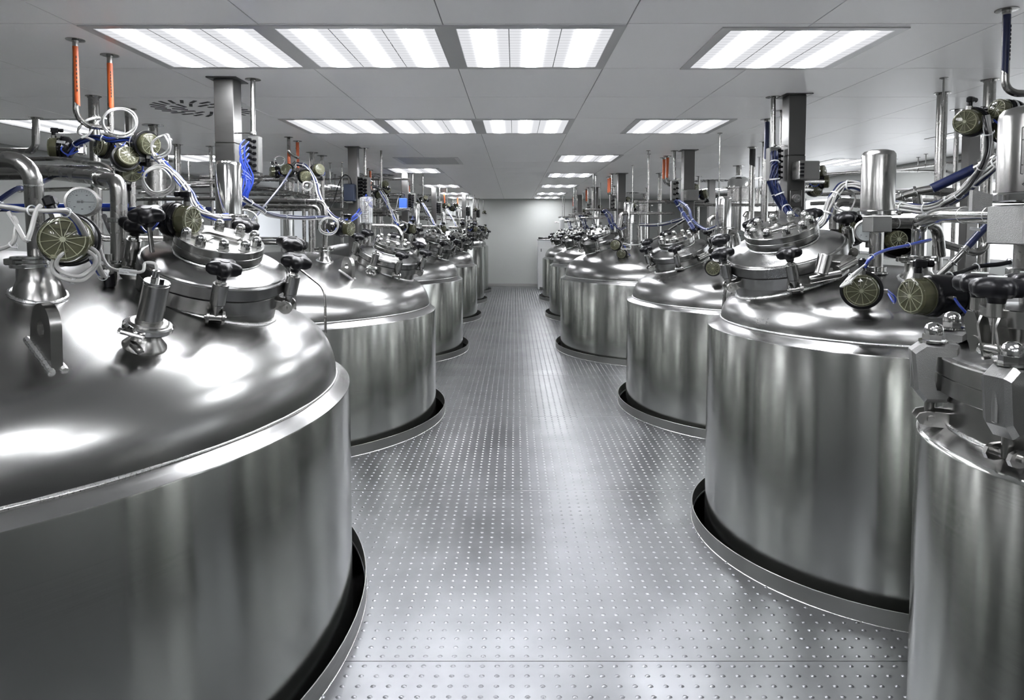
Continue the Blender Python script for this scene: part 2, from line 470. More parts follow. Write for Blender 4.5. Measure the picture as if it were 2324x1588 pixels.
for i in range(9):
    y1 = rows[0]-i*.75; y0 = y1-.75
    if y0 < ZB: break
    mb.box((0, (y0+y1)/2, CZ+.006), (2*XW, y1-y0-.003, .012))
struct('ceiling_panel', mb, M_CEIL, ceiling)

# ------------------------------------------------------------------ ceiling lights
lamp_kit = {}
def ceiling_light(x0, x1, z0, z1, label, lit=True, bl=.045, br=.045, grp='ceiling lights with three louvred bays'):
    X0, X1, Y0, Y1 = x0*HC*H, x1*HC*H, z0*HC*H, z1*HC*H
    t = thing('ceiling_light', label, 'ceiling light', ((X0+X1)/2, (Y0+Y1)/2, CZ), grp)
    w, l = X1-X0, Y1-Y0; key = (round(w, 3), round(l, 3), lit)
    z0_, z1_ = CZ-.006, CZ+.0
    fr = MB(); cx, cy = t.location.x, t.location.y; by = .035
    fr.box((cx-w/2+bl/2, cy, (z0_+z1_)/2), (bl, l, .006)); fr.box((cx+w/2-br/2, cy, (z0_+z1_)/2), (br, l, .006))
    fr.box((cx, cy-l/2+by/2, (z0_+z1_)/2), (w-bl-br, by, .006)); fr.box((cx, cy+l/2-by/2, (z0_+z1_)/2), (w-bl-br, by, .006))
    link('frame', fr, M_FRAME, t)
    iw = w-bl-br; pw = iw/3
    for k in range(3):
        xa = cx-w/2+bl+k*pw
        mb = MB().box((xa+pw/2, cy, CZ-.0022), (pw-.004, l-2*by, .0036))
        link('diffuser', mb, M_LAMP if lit else M_OFF, t)
    dv = MB()
    for k in (1, 2): dv.box((cx-w/2+bl+k*pw, cy, CZ-.0025), (.004, l-2*by, .005))
    link('divider', dv, M_FRAME, t)
    return t
r2 = (5.95, 6.84)
LIGHTS = [
 (-2.147, -1.245, 3.24, 4.09, 'lit ceiling light, leftmost of the nearest row above the first left tank'),
 (-1.245, -.345, 3.24, 4.09, 'lit ceiling light of the nearest row, second from the left'),
 (-.345, .55, 3.24, 4.09, 'lit ceiling light of the nearest row, straight over the aisle'),
 (1.03, 1.96, 3.27, 4.11, 'lit ceiling light standing alone at the right of the nearest row'),
 (-2.147, -1.245, *r2, 'lit ceiling light of the second row, above the second left tank'),
 (-1.245, -.345, *r2, 'lit ceiling light of the second row, second from the left of the three together'),
 (-.345, .55, *r2, 'lit ceiling light of the second row, straight over the aisle'),
 (1.10, 2.02, *r2, 'lit ceiling light at the right of the second row'),
 (-4.853, -3.951, *r2, 'lit ceiling light far left behind the orange marked pipes'),
 (-4.853, -3.951, 8.78, 9.66, 'lit ceiling light left behind the nearest square post'),
 (.58, 1.467, 8.80, 9.68, 'lit ceiling light, first of the single file right of the aisle'),
 (.58, 1.467, 11.65, 12.55, 'lit ceiling light, second of the single file right of the aisle'),
 (.58, 1.467, 14.65, 15.6, 'lit ceiling light, third of the single file right of the aisle'),
 (.58, 1.467, 17.8, 18.8, 'lit ceiling light, fourth of the single file right of the aisle'),
 (.58, 1.467, 20.2, 21.2, 'lit ceiling light, farthest of the single file right of the aisle'),
 (-2.147, -1.245, 10.7, 11.6, 'lit ceiling light left of the aisle, just past the unlit one'),
 (-2.147, -1.245, 14.65, 15.6, 'lit ceiling light left of the aisle, second past the unlit one'),
 (-2.147, -1.245, 17.8, 18.8, 'lit ceiling light left of the aisle, third past the unlit one'),
 (-2.147, -1.245, 20.2, 21.2, 'lit ceiling light left of the aisle, nearest the end wall'),
 (4.55, 5.45, 6.4, 7.28, 'lit ceiling light at the far right behind the steel pipes'),
 (4.55, 5.45, 9.3, 10.2, 'lit ceiling light right, beside the tall polished filter housing'),
 (4.55, 5.45, 12.4, 13.3, 'small distant ceiling light right, left of the nearest right post'),
 (4.55, 5.45, 15.9, 16.8, 'small distant ceiling light right, beside the steel condenser'),
 (-4.853, -3.951, 14.6, 15.5, 'small distant ceiling light left, behind the second square post'),
]
for a in LIGHTS: ceiling_light(*a[:4], a[4])
ceiling_light(-1.70, -.79, 9.1, 10.05, 'unlit grey ceiling light left of the aisle', lit=False)
# unseen lights of the same kind, added over and behind the viewpoint as fill
for zz, zw in ((.3, 'overhead'), (-2.4, 'just behind'), (-5.4, 'far behind')):
    for xx, xw in ((-2.147, 'left'), (-.345, 'middle'), (1.03, 'right')): ceiling_light(xx, xx+.9, zz, zz+.88, 'added ceiling fill light out of frame, %s the viewpoint, %s one' % (zw, xw), grp='added fill lights out of view')

# swirl air diffusers: square plate with rings of slots
def swirl(x0, z0, label, s=.902):
    cx, cy = (x0+s/2)*HC*H, (z0+.45)*HC*H
    t = thing('air_diffuser', label, 'air vent', (cx, cy, CZ), 'swirl air diffusers in the ceiling')
    w = s*HC*H
    link('face_plate', MB().box((cx, cy, CZ-.002), (w-.01, w-.01, .004)), M_CEIL, t)
    for rr, n, ln in ((.15, 12, .10), (.27, 24, .10)):
        for k in range(n):
            a = 2*PI*k/n; R = rr*w/.762*1.0
            M = T(cx+R*math.cos(a), cy+R*math.sin(a), CZ-.0050) @ Matrix.Rotation(a+.45, 4, 'Z')
            link('slot', MB().box((0, 0, 0), (ln, .021, .003), M), M_INK, t)
    return t
swirl(-3.05, 5.0, 'swirl air diffuser behind the nearest square post')
swirl(-3.05, 11.6, 'swirl air diffuser left, beyond the second square post')
swirl(-3.05, 18.6, 'distant swirl air diffuser on the left near the end wall')
swirl(3.6, 13.0, 'swirl air diffuser right, beside the second right post')
swirl(2.6, 17.5, 'small distant swirl air diffuser right of the single file lights')

# ------------------------------------------------------------------ curbs round the floor openings
n = 0
for k, t in TANKS.items():
    n += 1
    x, y, R = t[0]*H, t[1]*H, t[2]*H
    cb = struct('trim_%d' % n, MB().ring(R-.004, R, -.012, .075, T(x, y, 0), 128, .001), M_CURB)
    w = MB().tube([(x+(R+.001)*math.cos(a), y+(R+.001)*math.sin(a), .001) for a in np.linspace(0, 2*PI, 160, endpoint=False)], .0024, 5, closed=True)
    struct('weld_bead', w, M_WELD, cb)
x, y, R = V1[0]*H, V1[1]*H, (V1[2]+.034)*H
struct('trim_%d' % (n+1), MB().ring(R-.004, R, -.012, .075, T(x, y, 0), 96, .001), M_CURB)
x, y, R = .84*H, 10.85*H, .44*H
struct('trim_%d' % (n+2), MB().ring(R-.004, R, -.012, .075, T(x, y, 0), 96, .001), M_CURB)

# ------------------------------------------------------------------ tanks
def bead_path(n, fn, r, jit=0.0):
    pts = [fn(2*PI*i/n) for i in range(n)]
    rr = [r*(1+random.uniform(-jit, jit)) for _ in range(n)]
    return MB().tube(pts, rr, 7, closed=True)
def cap_nut(o, M, r, parent, m=None):
    hexp = [(r*math.cos(k*PI/3), r*math.sin(k*PI/3)) for k in range(6)]
    nb = MB().cyl(r*1.15, -.0, r*.12, M, 14).prism(hexp, r*.12, r*.80, M)
    nb.lathe([(r*.86, r*.80), (r*.88, r*1.15), (r*.84, r*1.45), (r*.68, r*1.75), (r*.4, r*1.95), (0, r*2.02)], M, 14, cap=False)
    return link('cap_nut', nb, M_POL, parent, sharp=40)
def knob_mesh(M, R):
    kb = MB()
    kb.lathe([(R*.30, 0), (R*.36, R*.30), (R*.56, R*.62)], M, 16)
    kb.lathe([(R*.46, R*.42), (R*.82, R*.40), (R*.98, R*.56), (R*1.02, R*.85), (R*.95, R*1.02), (R*.78, R*1.14), (R*.45, R*1.22), (0, R*1.24)], M, 60, mod=star)
    kb.cyl(R*.30, R*1.2, R*1.26, M, 20)
    return kb
def clamp_bolt(parent, M, seg=18, label=None):
    # swing bolt: fork plates on the flange, pin, rod, sleeve and five-lobed knob; M: origin at pivot, z along bolt, x outward
    h = H
    b = link('clamp_bolt', MB().cyl(.0085*h, 0, .075*h, M, 12).cyl(.010*h, -.012*h, .012*h, M @ Matrix.Rotation(PI/2, 4, 'X'), 16)
             .cyl(.0135*h, .025*h, .030*h, M, 16), M_STEEL, parent, label)
    link('sleeve', MB().cyl(.0165*h, .032*h, .078*h, M, 22, .001), M_TURN, b)
    fk = MB()
    for s in (-1, 1):
        R = M @ T(0, s*.0155*h, 0) @ Matrix.Rotation(PI/2, 4, 'X')
        fk.cyl(.0165*h, -.003*h, .003*h, R, 20, .001).box((0, s*.0155*h, 0), (.001, .001, .001), M)
        fk.box((-.014*h, s*.0155*h, 0), (.03*h, .006*h, .022*h), M, .001)
    fk.cyl(.006*h, -.022*h, .022*h, M @ Matrix.Rotation(PI/2, 4, 'X'), 12)
    link('fork', fk, M_STEEL, b)
    kn = link('knob', MB().cyl(.0075*h, .078*h, .090*h, M, 6).lathe([(0, 0)], M) if False else knob_mesh(M @ T(0, 0, .088*h), .034*h), M_KNOB, b)
    st = link('lock_nut', MB().cyl(.012*h, .078*h, .082*h, M, 14).prism([(.009*h*math.cos(k*PI/3), .009*h*math.sin(k*PI/3)) for k in range(6)], .082*h, .092*h, M), M_POL, b)
    return b
def manway(t, tank, sc=1.0, detail=True, angles=(-64, 1, 46, 95, 150, 192)):
    X0, Z0, _, _, _, r, D, s = TANKS[t][:8]
    h = H*sc
    c = Vector(((X0+s*r*(.72 if s > 0 else .62))*H, (Z0-.01)*H, 0)); c.z = dome_z(t, c.x, c.y)+.050*h
    ax = Vector((s*.27, -.19, .94)).normalized()
    M = frame(c, ax, (s, 0, 0)); sg = 64 if detail else 32
    nk = link('manway_neck', MB().cyl(.150*h, -.14*h, -.012*h, M, sg).ring(.1*h, .160*h, -.022*h, .010*h, M, sg, .001), M_TURN, tank)
    # weld bead where the neck meets the dome
    def fn(a):
        lo, hi = -.16*h, .10*h
        for _ in range(22):
            m = (lo+hi)/2; p = M @ Vector((.152*h*math.cos(a), .152*h*math.sin(a), m))
            if p.z < dome_z(t, p.x, p.y): lo = m
            else: hi = m
        return M @ Vector((.152*h*math.cos(a), .152*h*math.sin(a), lo))
    link('weld_bead', bead_path(96 if detail else 48, fn, .0042*h, .25), M_WELD, nk)
    cv = link('manway_cover', MB().lathe([(.10*h, .014*h), (.163*h, .014*h), (.165*h, .016*h), (.165*h, .041*h), (.163*h, .043*h), (.158*h, .043*h), (.156*h, .046*h),
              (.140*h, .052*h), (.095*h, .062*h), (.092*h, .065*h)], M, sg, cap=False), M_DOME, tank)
    link('gasket', MB().cyl(.157*h, .009*h, .0145*h, M, sg), M_DARK, cv)
    link('cover_weld', bead_path(64, lambda a: M @ Vector((.0935*h*math.cos(a), .0935*h*math.sin(a), .0635*h)), .0028*h, .25), M_WELD, cv)
    sf = link('sight_flange', MB().lathe([(.090*h, .058*h), (.090*h, .069*h), (.097*h, .070*h), (.098*h, .072*h), (.098*h, .086*h), (.0972*h, .0868*h), (.0972*h, .0882*h), (.098*h, .089*h), (.098*h, .103*h),
              (.0965*h, .105*h), (.050*h, .105*h), (.048*h, .100*h), (0, .100*h)], M, sg, cap=False), M_TURN, tank)
    nn = 10 if detail else 8
    for k in range(nn):
        a = 2*PI*(k+.25)/nn
        cap_nut(None, M @ T(.079*h*math.cos(a), .079*h*math.sin(a), .105*h), .0122*h, sf)
    link('lamp_bracket', MB().box((.0, .02*h, .108*h), (.07*h, .02*h, .006*h), M, .001).box((-.03*h, -.03*h, .107*h), (.04*h, .03*h, .004*h), M), M_STEEL, sf)
    for a in angles:
        q = math.radians(a) if s > 0 else -math.radians(a-10)
        Mb = M @ Matrix.Rotation(q, 4, 'Z') @ T(.180*h, 0, -.016*h)
        clamp_bolt(tank, Mb)
    # hinge and handle on the far side
    link('cover_hinge', MB().cyl(.012*h, -.035*h, .035*h, M @ Matrix.Rotation(math.radians(118), 4, 'Z') @ T(.19*h, 0, .01*h) @ Matrix.Rotation(PI/2, 4, 'X'), 16)
         .box((.175*h, 0, .02*h), (.04*h, .05*h, .02*h), M @ Matrix.Rotation(math.radians(118), 4, 'Z'), .002), M_STEEL, tank)
    return M
def lug(t, tank, p, n, ang, h=H, w=.085):
    # lifting eye plate welded upright on the dome
    M = frame(p-n*.012, Vector((0, 0, 1))*.6+n*.4, (math.cos(ang), math.sin(ang), 0))
    R = .036*h; pr = [(-.05*h, -.02*h), (.05*h, -.02*h), (.043*h, .035*h)]
    pr += [(R*1.12*math.cos(a), .058*h+R*1.12*math.sin(a)) for a in np.linspace(.0, PI, 15)]
    pr += [(-.043*h, .035*h)]
    hr = .0150*h; n_ = len(pr); th = .0085*h
    # plate with a round hole: outer ring of points joined to the hole ring
    vs = []; fs = []
    hole = []
    for (x, y) in pr:
        a = math.atan2(y-.055*h, x); hole.append((hr*math.cos(a), .055*h+hr*math.sin(a)))
    for z in (-th, th):
        vs += [(x, z, y) for x, y in pr]+[(x, z, y) for x, y in hole]
    for i in range(n_):
        j = (i+1) % n_
        fs += [(i, j, n_+j, n_+i), (2*n_+j, 2*n_+i, 3*n_+i, 3*n_+j), (j, i, 2*n_+i, 2*n_+j), (n_+i, n_+j, 3*n_+j, 3*n_+i)]
    o = link('lifting_lug', MB().add(vs, fs, M), M_STEEL, tank, sharp=25)
    wb = MB()
    for sgn in (-1, 1):
        pts = []
        for u in np.linspace(-.052*h, .052*h, 22):
            q = M @ Vector((u, sgn*th*1.1, .0)); q.z = dome_z(t, q.x, q.y)+.002; pts.append(q)
        wb.tube(pts, [.0055*h*(1+random.uniform(-.14, .14)) for _ in pts], 7)
    link('weld_bead', wb, M_WELD, o)
def nozzle(t, tank, p, r0, r1, hgt, flange=True):
    n = dome_normal(t, p); M = frame((p.x, p.y, p.z), (0, 0, 1))
    nz = link('nozzle', MB().lathe([(r0, -.02), (r0*.97, .0), (r1*1.08, hgt*.42), (r1, hgt*.55), (r1, hgt)], M, 36), M_STEEL, tank)
    def fn(a):
        q = Vector((p.x+r0*math.cos(a), p.y+r0*math.sin(a), 0)); q.z = dome_z(t, q.x, q.y)+.002; return q
    link('weld_bead', bead_path(48, fn, .006, .3), M_WELD, nz)
    fl = MB().ring(r1*.5, r1*1.28, hgt, hgt+.012, M, 36, .002).ring(r1*.5, r1*1.12, hgt+.014, hgt+.024, M, 36, .001)
    fl.ring(r1*.5, r1*1.25, hgt+.026, hgt+.036, M, 36, .002)
    link('clamp_ring', fl, M_POL, nz)
    link('clamp_screw', MB().box((r1*1.35, 0, hgt+.018), (.03, .02, .025), M, .003).box((-r1*1.4, 0, hgt+.018), (.045, .022, .022), M, .003), M_STEEL, nz)
    return p+Vector((0, 0, hgt+.036))
TK = {}
for k, t in TANKS.items():
    X, Z, cr, sr, sd, dr, dd, s, desc = t
    o = thing('tank', desc, 'tank', (X*H, Z*H, 0), 'stainless steel process tanks in two rows')
    TK[k] = o; M = T(X*H, Z*H, 0); big = Z < 4.5; sg = 192 if Z < 2.5 else 128 if big else 80
    z1, z2 = H*(1-sd), H*(1-dd)
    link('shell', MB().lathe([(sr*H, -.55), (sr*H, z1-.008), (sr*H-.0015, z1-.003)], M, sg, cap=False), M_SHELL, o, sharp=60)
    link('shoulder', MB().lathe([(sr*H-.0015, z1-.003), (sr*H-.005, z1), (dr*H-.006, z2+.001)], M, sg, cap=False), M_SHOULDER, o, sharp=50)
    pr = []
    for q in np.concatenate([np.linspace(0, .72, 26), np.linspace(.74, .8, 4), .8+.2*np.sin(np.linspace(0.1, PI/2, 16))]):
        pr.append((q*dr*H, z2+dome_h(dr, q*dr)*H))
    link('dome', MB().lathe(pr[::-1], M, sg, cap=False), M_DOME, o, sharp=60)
    link('weld_bead', bead_path(sg, lambda a: Vector((X*H+(dr*H+.001)*math.cos(a), Z*H+(dr*H+.001)*math.sin(a), z2+.002)), .0038, .25), M_WELD, o)
    if k == 'RB':
        nozzle(k, o, Vector(((X-.1)*H, (Z-.1)*H, dome_z(k, (X-.1)*H, (Z-.1)*H))), .07, .05, .07); continue
    manway(k, o, {'L5': .85, 'L6': .85, 'R2': 1.12}.get(k, 1.0), Z < 4.5)
# ------------------------------------------------------------------ posts and pipes that come down from the ceiling
def post(px0, px1, cap_y, bottom, label, grp='square steel posts', capw=1.55, dpt=None, splice=None):
    c = ceil_at((px0+px1)/2, cap_y); Z = c.y/H; w = (px1-px0)*pxm(Z)*.80
    bottom = surf_z(c.x, c.y, bottom)
    t = thing('square_post', label, 'post', (c.x, c.y, bottom), grp)
    mz = bottom+(CZ-bottom)*.72
    link('column', MB().box((c.x, c.y, (bottom+mz)/2), (w*1.03, w*1.03, mz-bottom), b=.004).box((c.x, c.y, (mz+CZ)/2), (w, w, CZ-mz), b=.003), M_POST, t)
    link('cap_plate', MB().box((c.x, c.y, CZ-.003), (w*capw, w*capw, .006), b=.001), M_POST, t)
    return t, c, w
def drop_pipe(px, cap_y, dia_px, path, label, grp='steel pipes dropping from the ceiling', m=None, mark=None, bend=.06, cat='pipe', fl=2.0, mark_len=.3, mark_off=.02, clampz=None):
    # path: list of world points or a height to stop at
    c = ceil_at(px, cap_y); Z = c.y/H; r = dia_px*pxm(Z)/2
    if not isinstance(path, (list, tuple)): path = [Vector((c.x, c.y, surf_z(c.x, c.y, 0.0)))]
    pts = [Vector((c.x, c.y, CZ+.004))]+[Vector(p) for p in path]
    t = thing('ceiling_pipe', label, cat, pts[-1], grp)
    link('pipe', MB().tube(pts, r, 18, bend), m or M_PIPE, t)
    link('ceiling_flange', MB().lathe([(r, CZ), (r*fl+.012, CZ), (r*fl+.012, CZ-.003), (r*1.2, CZ-.004), (r*1.1, CZ-.012), (r, CZ-.012)], T(c.x, c.y, 0), 28, cap=False), M_PIPE, t)
    if mark:
        z1 = CZ-mark_off; z0 = z1-mark_len
        mb = MB()
        # half-wrapped pointed sticker
        vs = []; n = 12; A0, A1 = -PI*.95, -PI*.02
        for i in range(n+1):
            a = A0+(A1-A0)*i/n; k = i/n
            vs.append((c.x+(r+.0008)*math.cos(a), c.y+(r+.0008)*math.sin(a), z0-.03*k)); vs.append((c.x+(r+.0008)*math.cos(a), c.y+(r+.0008)*math.sin(a), z1))
        mb.add(vs, [(2*i, 2*i+2, 2*i+3, 2*i+1) for i in range(n)])
        s = link('marking_band', mb, mark, t)
        ib = MB()
        for i in range(9):
            z = z0+.04+(z1-z0-.07)*i/9; a = -PI*.28
            ib.box((c.x+(r+.0012)*math.cos(a), c.y+(r+.0012)*math.sin(a), z), (.003, .003, .010))
        link('marking_text', ib, M_INK, s)
    return t, c, r
def pipe_run(pts, r, label, name='pipe_run', cat='pipe', grp=None, m=None, bend=None, welds=(), clamps=(), seg=18, hang=()):
    pts = [Vector(p) for p in pts]
    t = thing(name, label, cat, pts[-1], grp)
    link('pipe', MB().tube(pts, r, seg, bend if bend is not None else r*3.2), m or M_PIPE, t)
    for i, u in clamps:      # clamped joint at fraction u of segment i
        p = pts[i].lerp(pts[i+1], u); M = frame(p, pts[i+1]-pts[i])
        link('clamp_ring', MB().ring(r*.9, r*1.45, -r*.32, r*.32, M, 28, r*.1).box((r*1.6, 0, 0), (r*.7, r*.5, r*.5), M, r*.1).tube([M @ Vector((r*1.7, -r*.9, 0)), M @ Vector((r*1.7, r*1.2, 0))], r*.12, 8), M_POL, t)
    for i, u in hang:
        p = pts[i].lerp(pts[i+1], u); link('hanger_rod', MB().tube([p, Vector((p.x, p.y, CZ+.003))], .006, 8).ring(r*.95, r*1.2, -.012, .012, frame(p, pts[i+1]-pts[i]), 16).cyl(.022, CZ-.004, CZ, T(p.x, p.y, 0), 16), M_PIPE, t)
    for i, u in welds:
        p = pts[i].lerp(pts[i+1], u); M = frame(p, pts[i+1]-pts[i])
        link('weld_seam', MB().ring(r*.9, r*1.02, -.002, .002, M, 24), M_WELD, t)
    return t
def bracket_arm(a, b, label, r=.004):
    a, b = Vector(a), Vector(b)
    t = thing('bracket_arm', label, 'bracket', a, 'rods bracing the box pipes to the posts')
    link('rod', MB().tube([a, b], r, 10), M_STEEL, t)
    M = frame(b, (0, 0, 1))
    link('pipe_clamp', MB().ring(.008, .017, -.010, .010, M, 18, .001).box((0, -.018, 0), (.014, .02, .014), M, .002), M_STEEL, t)
    return t
def cable_tie(path, i, r, parent):
    p = path[i]; d = path[min(i+1, len(path)-1)]-path[max(i-1, 0)]
    link('cable_tie', MB().ring(r*.96, r*1.10, -r*.16, r*.16, frame(p, d), 14).box((r*1.15, 0, 0), (r*.5, r*.3, r*.3), frame(p, d)), M_TAG, parent)
def bundle(ctrl, n, rc, label, mats, R=None, ties=3, name='cable_bundle', cat='cables', grp=None, part='cable'):
    path = catmull(ctrl, 8); R = R if R is not None else rc*math.sqrt(n)*.95
    t = thing(name, label, cat, path[-1], grp)
    for k in range(n):
        if n == 1: off = [(0, 0)]*len(path)
        a0 = 2*PI*k/max(1, n-1) if k < n-1 or n < 3 else 0
        rad = (R-rc) if (k < n-1 or n < 3) else 0
        if n == 1: rad = 0
        pts = []
        for i, p in enumerate(path):
            d = (path[min(i+1, len(path)-1)]-path[max(i-1, 0)]).normalized()
            N = d.cross(Vector((0, .3, 1))).normalized(); B = d.cross(N)
            a = a0+.35*math.sin(i*.35+k)
            q = rad*(1+.12*math.sin(i*.9+k*2.1))
            pts.append(p+N*q*math.cos(a)+B*q*math.sin(a))
        link(part, MB().tube(pts, rc, 8), mats[k % len(mats)], t)
    for j in range(ties): cable_tie(path, int((j+.6)*len(path)/(ties+.2)), R*1.02, t)
    return t
def cable_coil(c, R, label, m=None, normal=(.3, -1, .2), n=2, r=.0045, tail=None, grp='coiled spare cable loops'):
    t = thing('cable_coil', label, 'cable', c, grp)
    M = frame(c, normal)
    for k in range(n):
        pts = [M @ Vector(((R-k*r*2.2+.006*math.sin(2*a+k))*math.cos(a), (R-k*r*2.2)*math.sin(a), k*r*1.6+.008*math.sin(3*a))) for a in np.linspace(0, 2*PI, 40, endpoint=False)]
        link('loop', MB().tube(pts, r, 8, closed=True), m or M_WHITE, t)
    for a in (.4, 2.9, 4.6):
        p = M @ Vector(((R-r)*math.cos(a), (R-r)*math.sin(a), 0))
        link('cable_tie', MB().ring(r*1.4, r*2.4, -r*.8, r*.8, frame(p, M.to_3x3() @ Vector((-math.sin(a), math.cos(a), 0))), 12), M_TAG, t)
    if tail: link('tail', MB().tube(catmull(tail, 8), r, 8), m or M_WHITE, t)
    return t

# ------------------------------------------------------------------ instruments and valves
def actuator(c, ax, R, label, L=None, conn=(0, 0, 1), face=True, block=True, tag=True, hose=True, grp='pneumatic valve actuators with clear indicator caps', name='valve_actuator', cap_r=.84, side_tag=None, sup=None):
    # c: centre of the clear cap's face; ax: direction the cap looks
    ax = Vector(ax).normalized(); L = L or R*2.0
    M = frame(c, ax, (1, 0, 0)); k = cap_r
    t = thing(name, label, 'valve', Vector(c)-ax*(L+R), grp)
    body = MB().lathe([(R*.30, -L-R*.85), (R*.42, -L-R*.62), (R*.80, -L-R*.42), (R*.98, -L-R*.22), (R*1.02, -L+R*.05), (R*1.02, -L+R*.2), (R*.98, -L+R*.24), (R*.97, -R*1.0), (R*.93, -R*.86), (R*k*1.03, -R*.78), (R*k*1.03, -R*.60)], M, 40)
    b = link('body', body, M_BLACK, t)
    link('seam_ring', MB().ring(R*.9, R*1.03, -L+R*.30, -L+R*.34, M, 40), M_KNOB, b)
    cp = link('indicator_cap', MB().lathe([(R*k, -R*.62), (R*k, -R*.12), (R*k*.97, -R*.04), (R*k*.90, 0), (0, .02*R)], M, 40, cap=False).ring(R*k*.98, R*k*1.05, -R*.64, -R*.58, M, 40), M_AMBER, t)
    rb = MB()
    for q in range(12):
        a = 2*PI*q/12+.13
        rb.box((R*k*.50, 0, R*.03), (R*k*.78, R*.022, R*.03), M @ Matrix.Rotation(a, 4, 'Z'))
    rb.cyl(R*.10, 0, R*.06, M, 14).ring(R*k*.82, R*k*.86, R*.01, R*.04, M, 30)
    link('cap_ribs', rb, cap_rib_m, cp)
    inn = MB().cyl(R*k*.93, -R*.60, -R*.10, M, 28)
    for q in range(7): inn.cyl(R*.07, -R*.42, -R*.16, M @ T(R*.45*math.cos(q*.9), R*.45*math.sin(q*.9), 0), 8)
    link('cap_interior', inn, M_NAVYBOX if False else simple_inner, cp)
    if tag:
        Mt = M @ Matrix.Rotation(-PI*.5, 4, 'Z') if side_tag is None else M @ Matrix.Rotation(side_tag, 4, 'Z')
        vs = []
        for i in range(9):
            a = -.45+.9*i/8
            for z in (-L*.62-R*.35, -R*1.02): vs.append((R*1.035*math.cos(a), R*1.035*math.sin(a), z*.55-R*.5))
        link('label_sticker', MB().add(vs, [(2*i, 2*i+2, 2*i+3, 2*i+1) for i in range(8)], Mt), M_TAG, b)
    if conn is not None:
        u = Vector(conn); u = (u-ax*u.dot(ax)).normalized(); p = Vector(c)-ax*R*.35+u*R*k*.9
        Mc = frame(p, u, ax)
        cn = link('cable_connector', MB().box((-R*.08, 0, R*.72), (R*.62, R*.36, R*.42), Mc, R*.08).cyl(R*.17, R*.28, R*.6, Mc, 16).lathe([(R*.15, 0), (R*.17, R*.3)], Mc @ T(-R*.4, 0, R*.72) @ Matrix.Rotation(-PI/2, 4, 'Y'), 14), M_BLACK, t)
        link('connector_nut', MB().cyl(R*.2, -R*.02, R*.3, Mc, 6), M_TAG if False else M_STEEL, cn)
    if block:
        Mb = M
        link('valve_block', MB().box((0, 0, -L-R*1.15), (R*1.05, R*1.05, R*.6), Mb, R*.1).cyl(R*.36, -L-R*.95, -L-R*.7, Mb, 20)
             .cyl(R*.1, -L-R*1.5, -L-R*.8, Mb @ T(R*.38, R*.38, 0), 8).cyl(R*.1, -L-R*1.5, -L-R*.8, Mb @ T(-R*.38, R*.38, 0), 8).cyl(R*.1, -L-R*1.5, -L-R*.8, Mb @ T(R*.38, -R*.38, 0), 8), M_STEEL, t)
    if sup is not None:
        link('support_tube', MB().tube([Vector(c)-ax*(L+R*1.3)]+[Vector(q) for q in (sup if isinstance(sup, list) else [sup])], R*.26, 14, R*.6), M_PIPE, t)
    if hose:
        side = ax.cross(Vector((0, 0, 1))).normalized()
        if side.dot(Vector((1, -.6, 0))) < 0: side = -side
        q = Vector(c)-ax*R*1.15+side*R*.98
        link('air_fitting', MB().cyl(R*.10, 0, R*.25, frame(q, side), 10), M_STEEL, t)
        q2 = q+side*R*.22
        link('air_hose', MB().tube(catmull([q2, q2+side*R*.35-Vector((0, 0, R*.35)), q2-ax*R*.5+side*R*.35-Vector((0, 0, R*.7)), q2-ax*R*1.2+side*R*.1-Vector((0, 0, R*.3))], 6), R*.06, 8), M_BLUE, t)
    return t
simple_inner = simple('cap_interior', (0.018, 0.018, 0.010), 0.3)
cap_rib_m = simple('cap_rib_plastic', (0.20, 0.205, 0.15), 0.2)
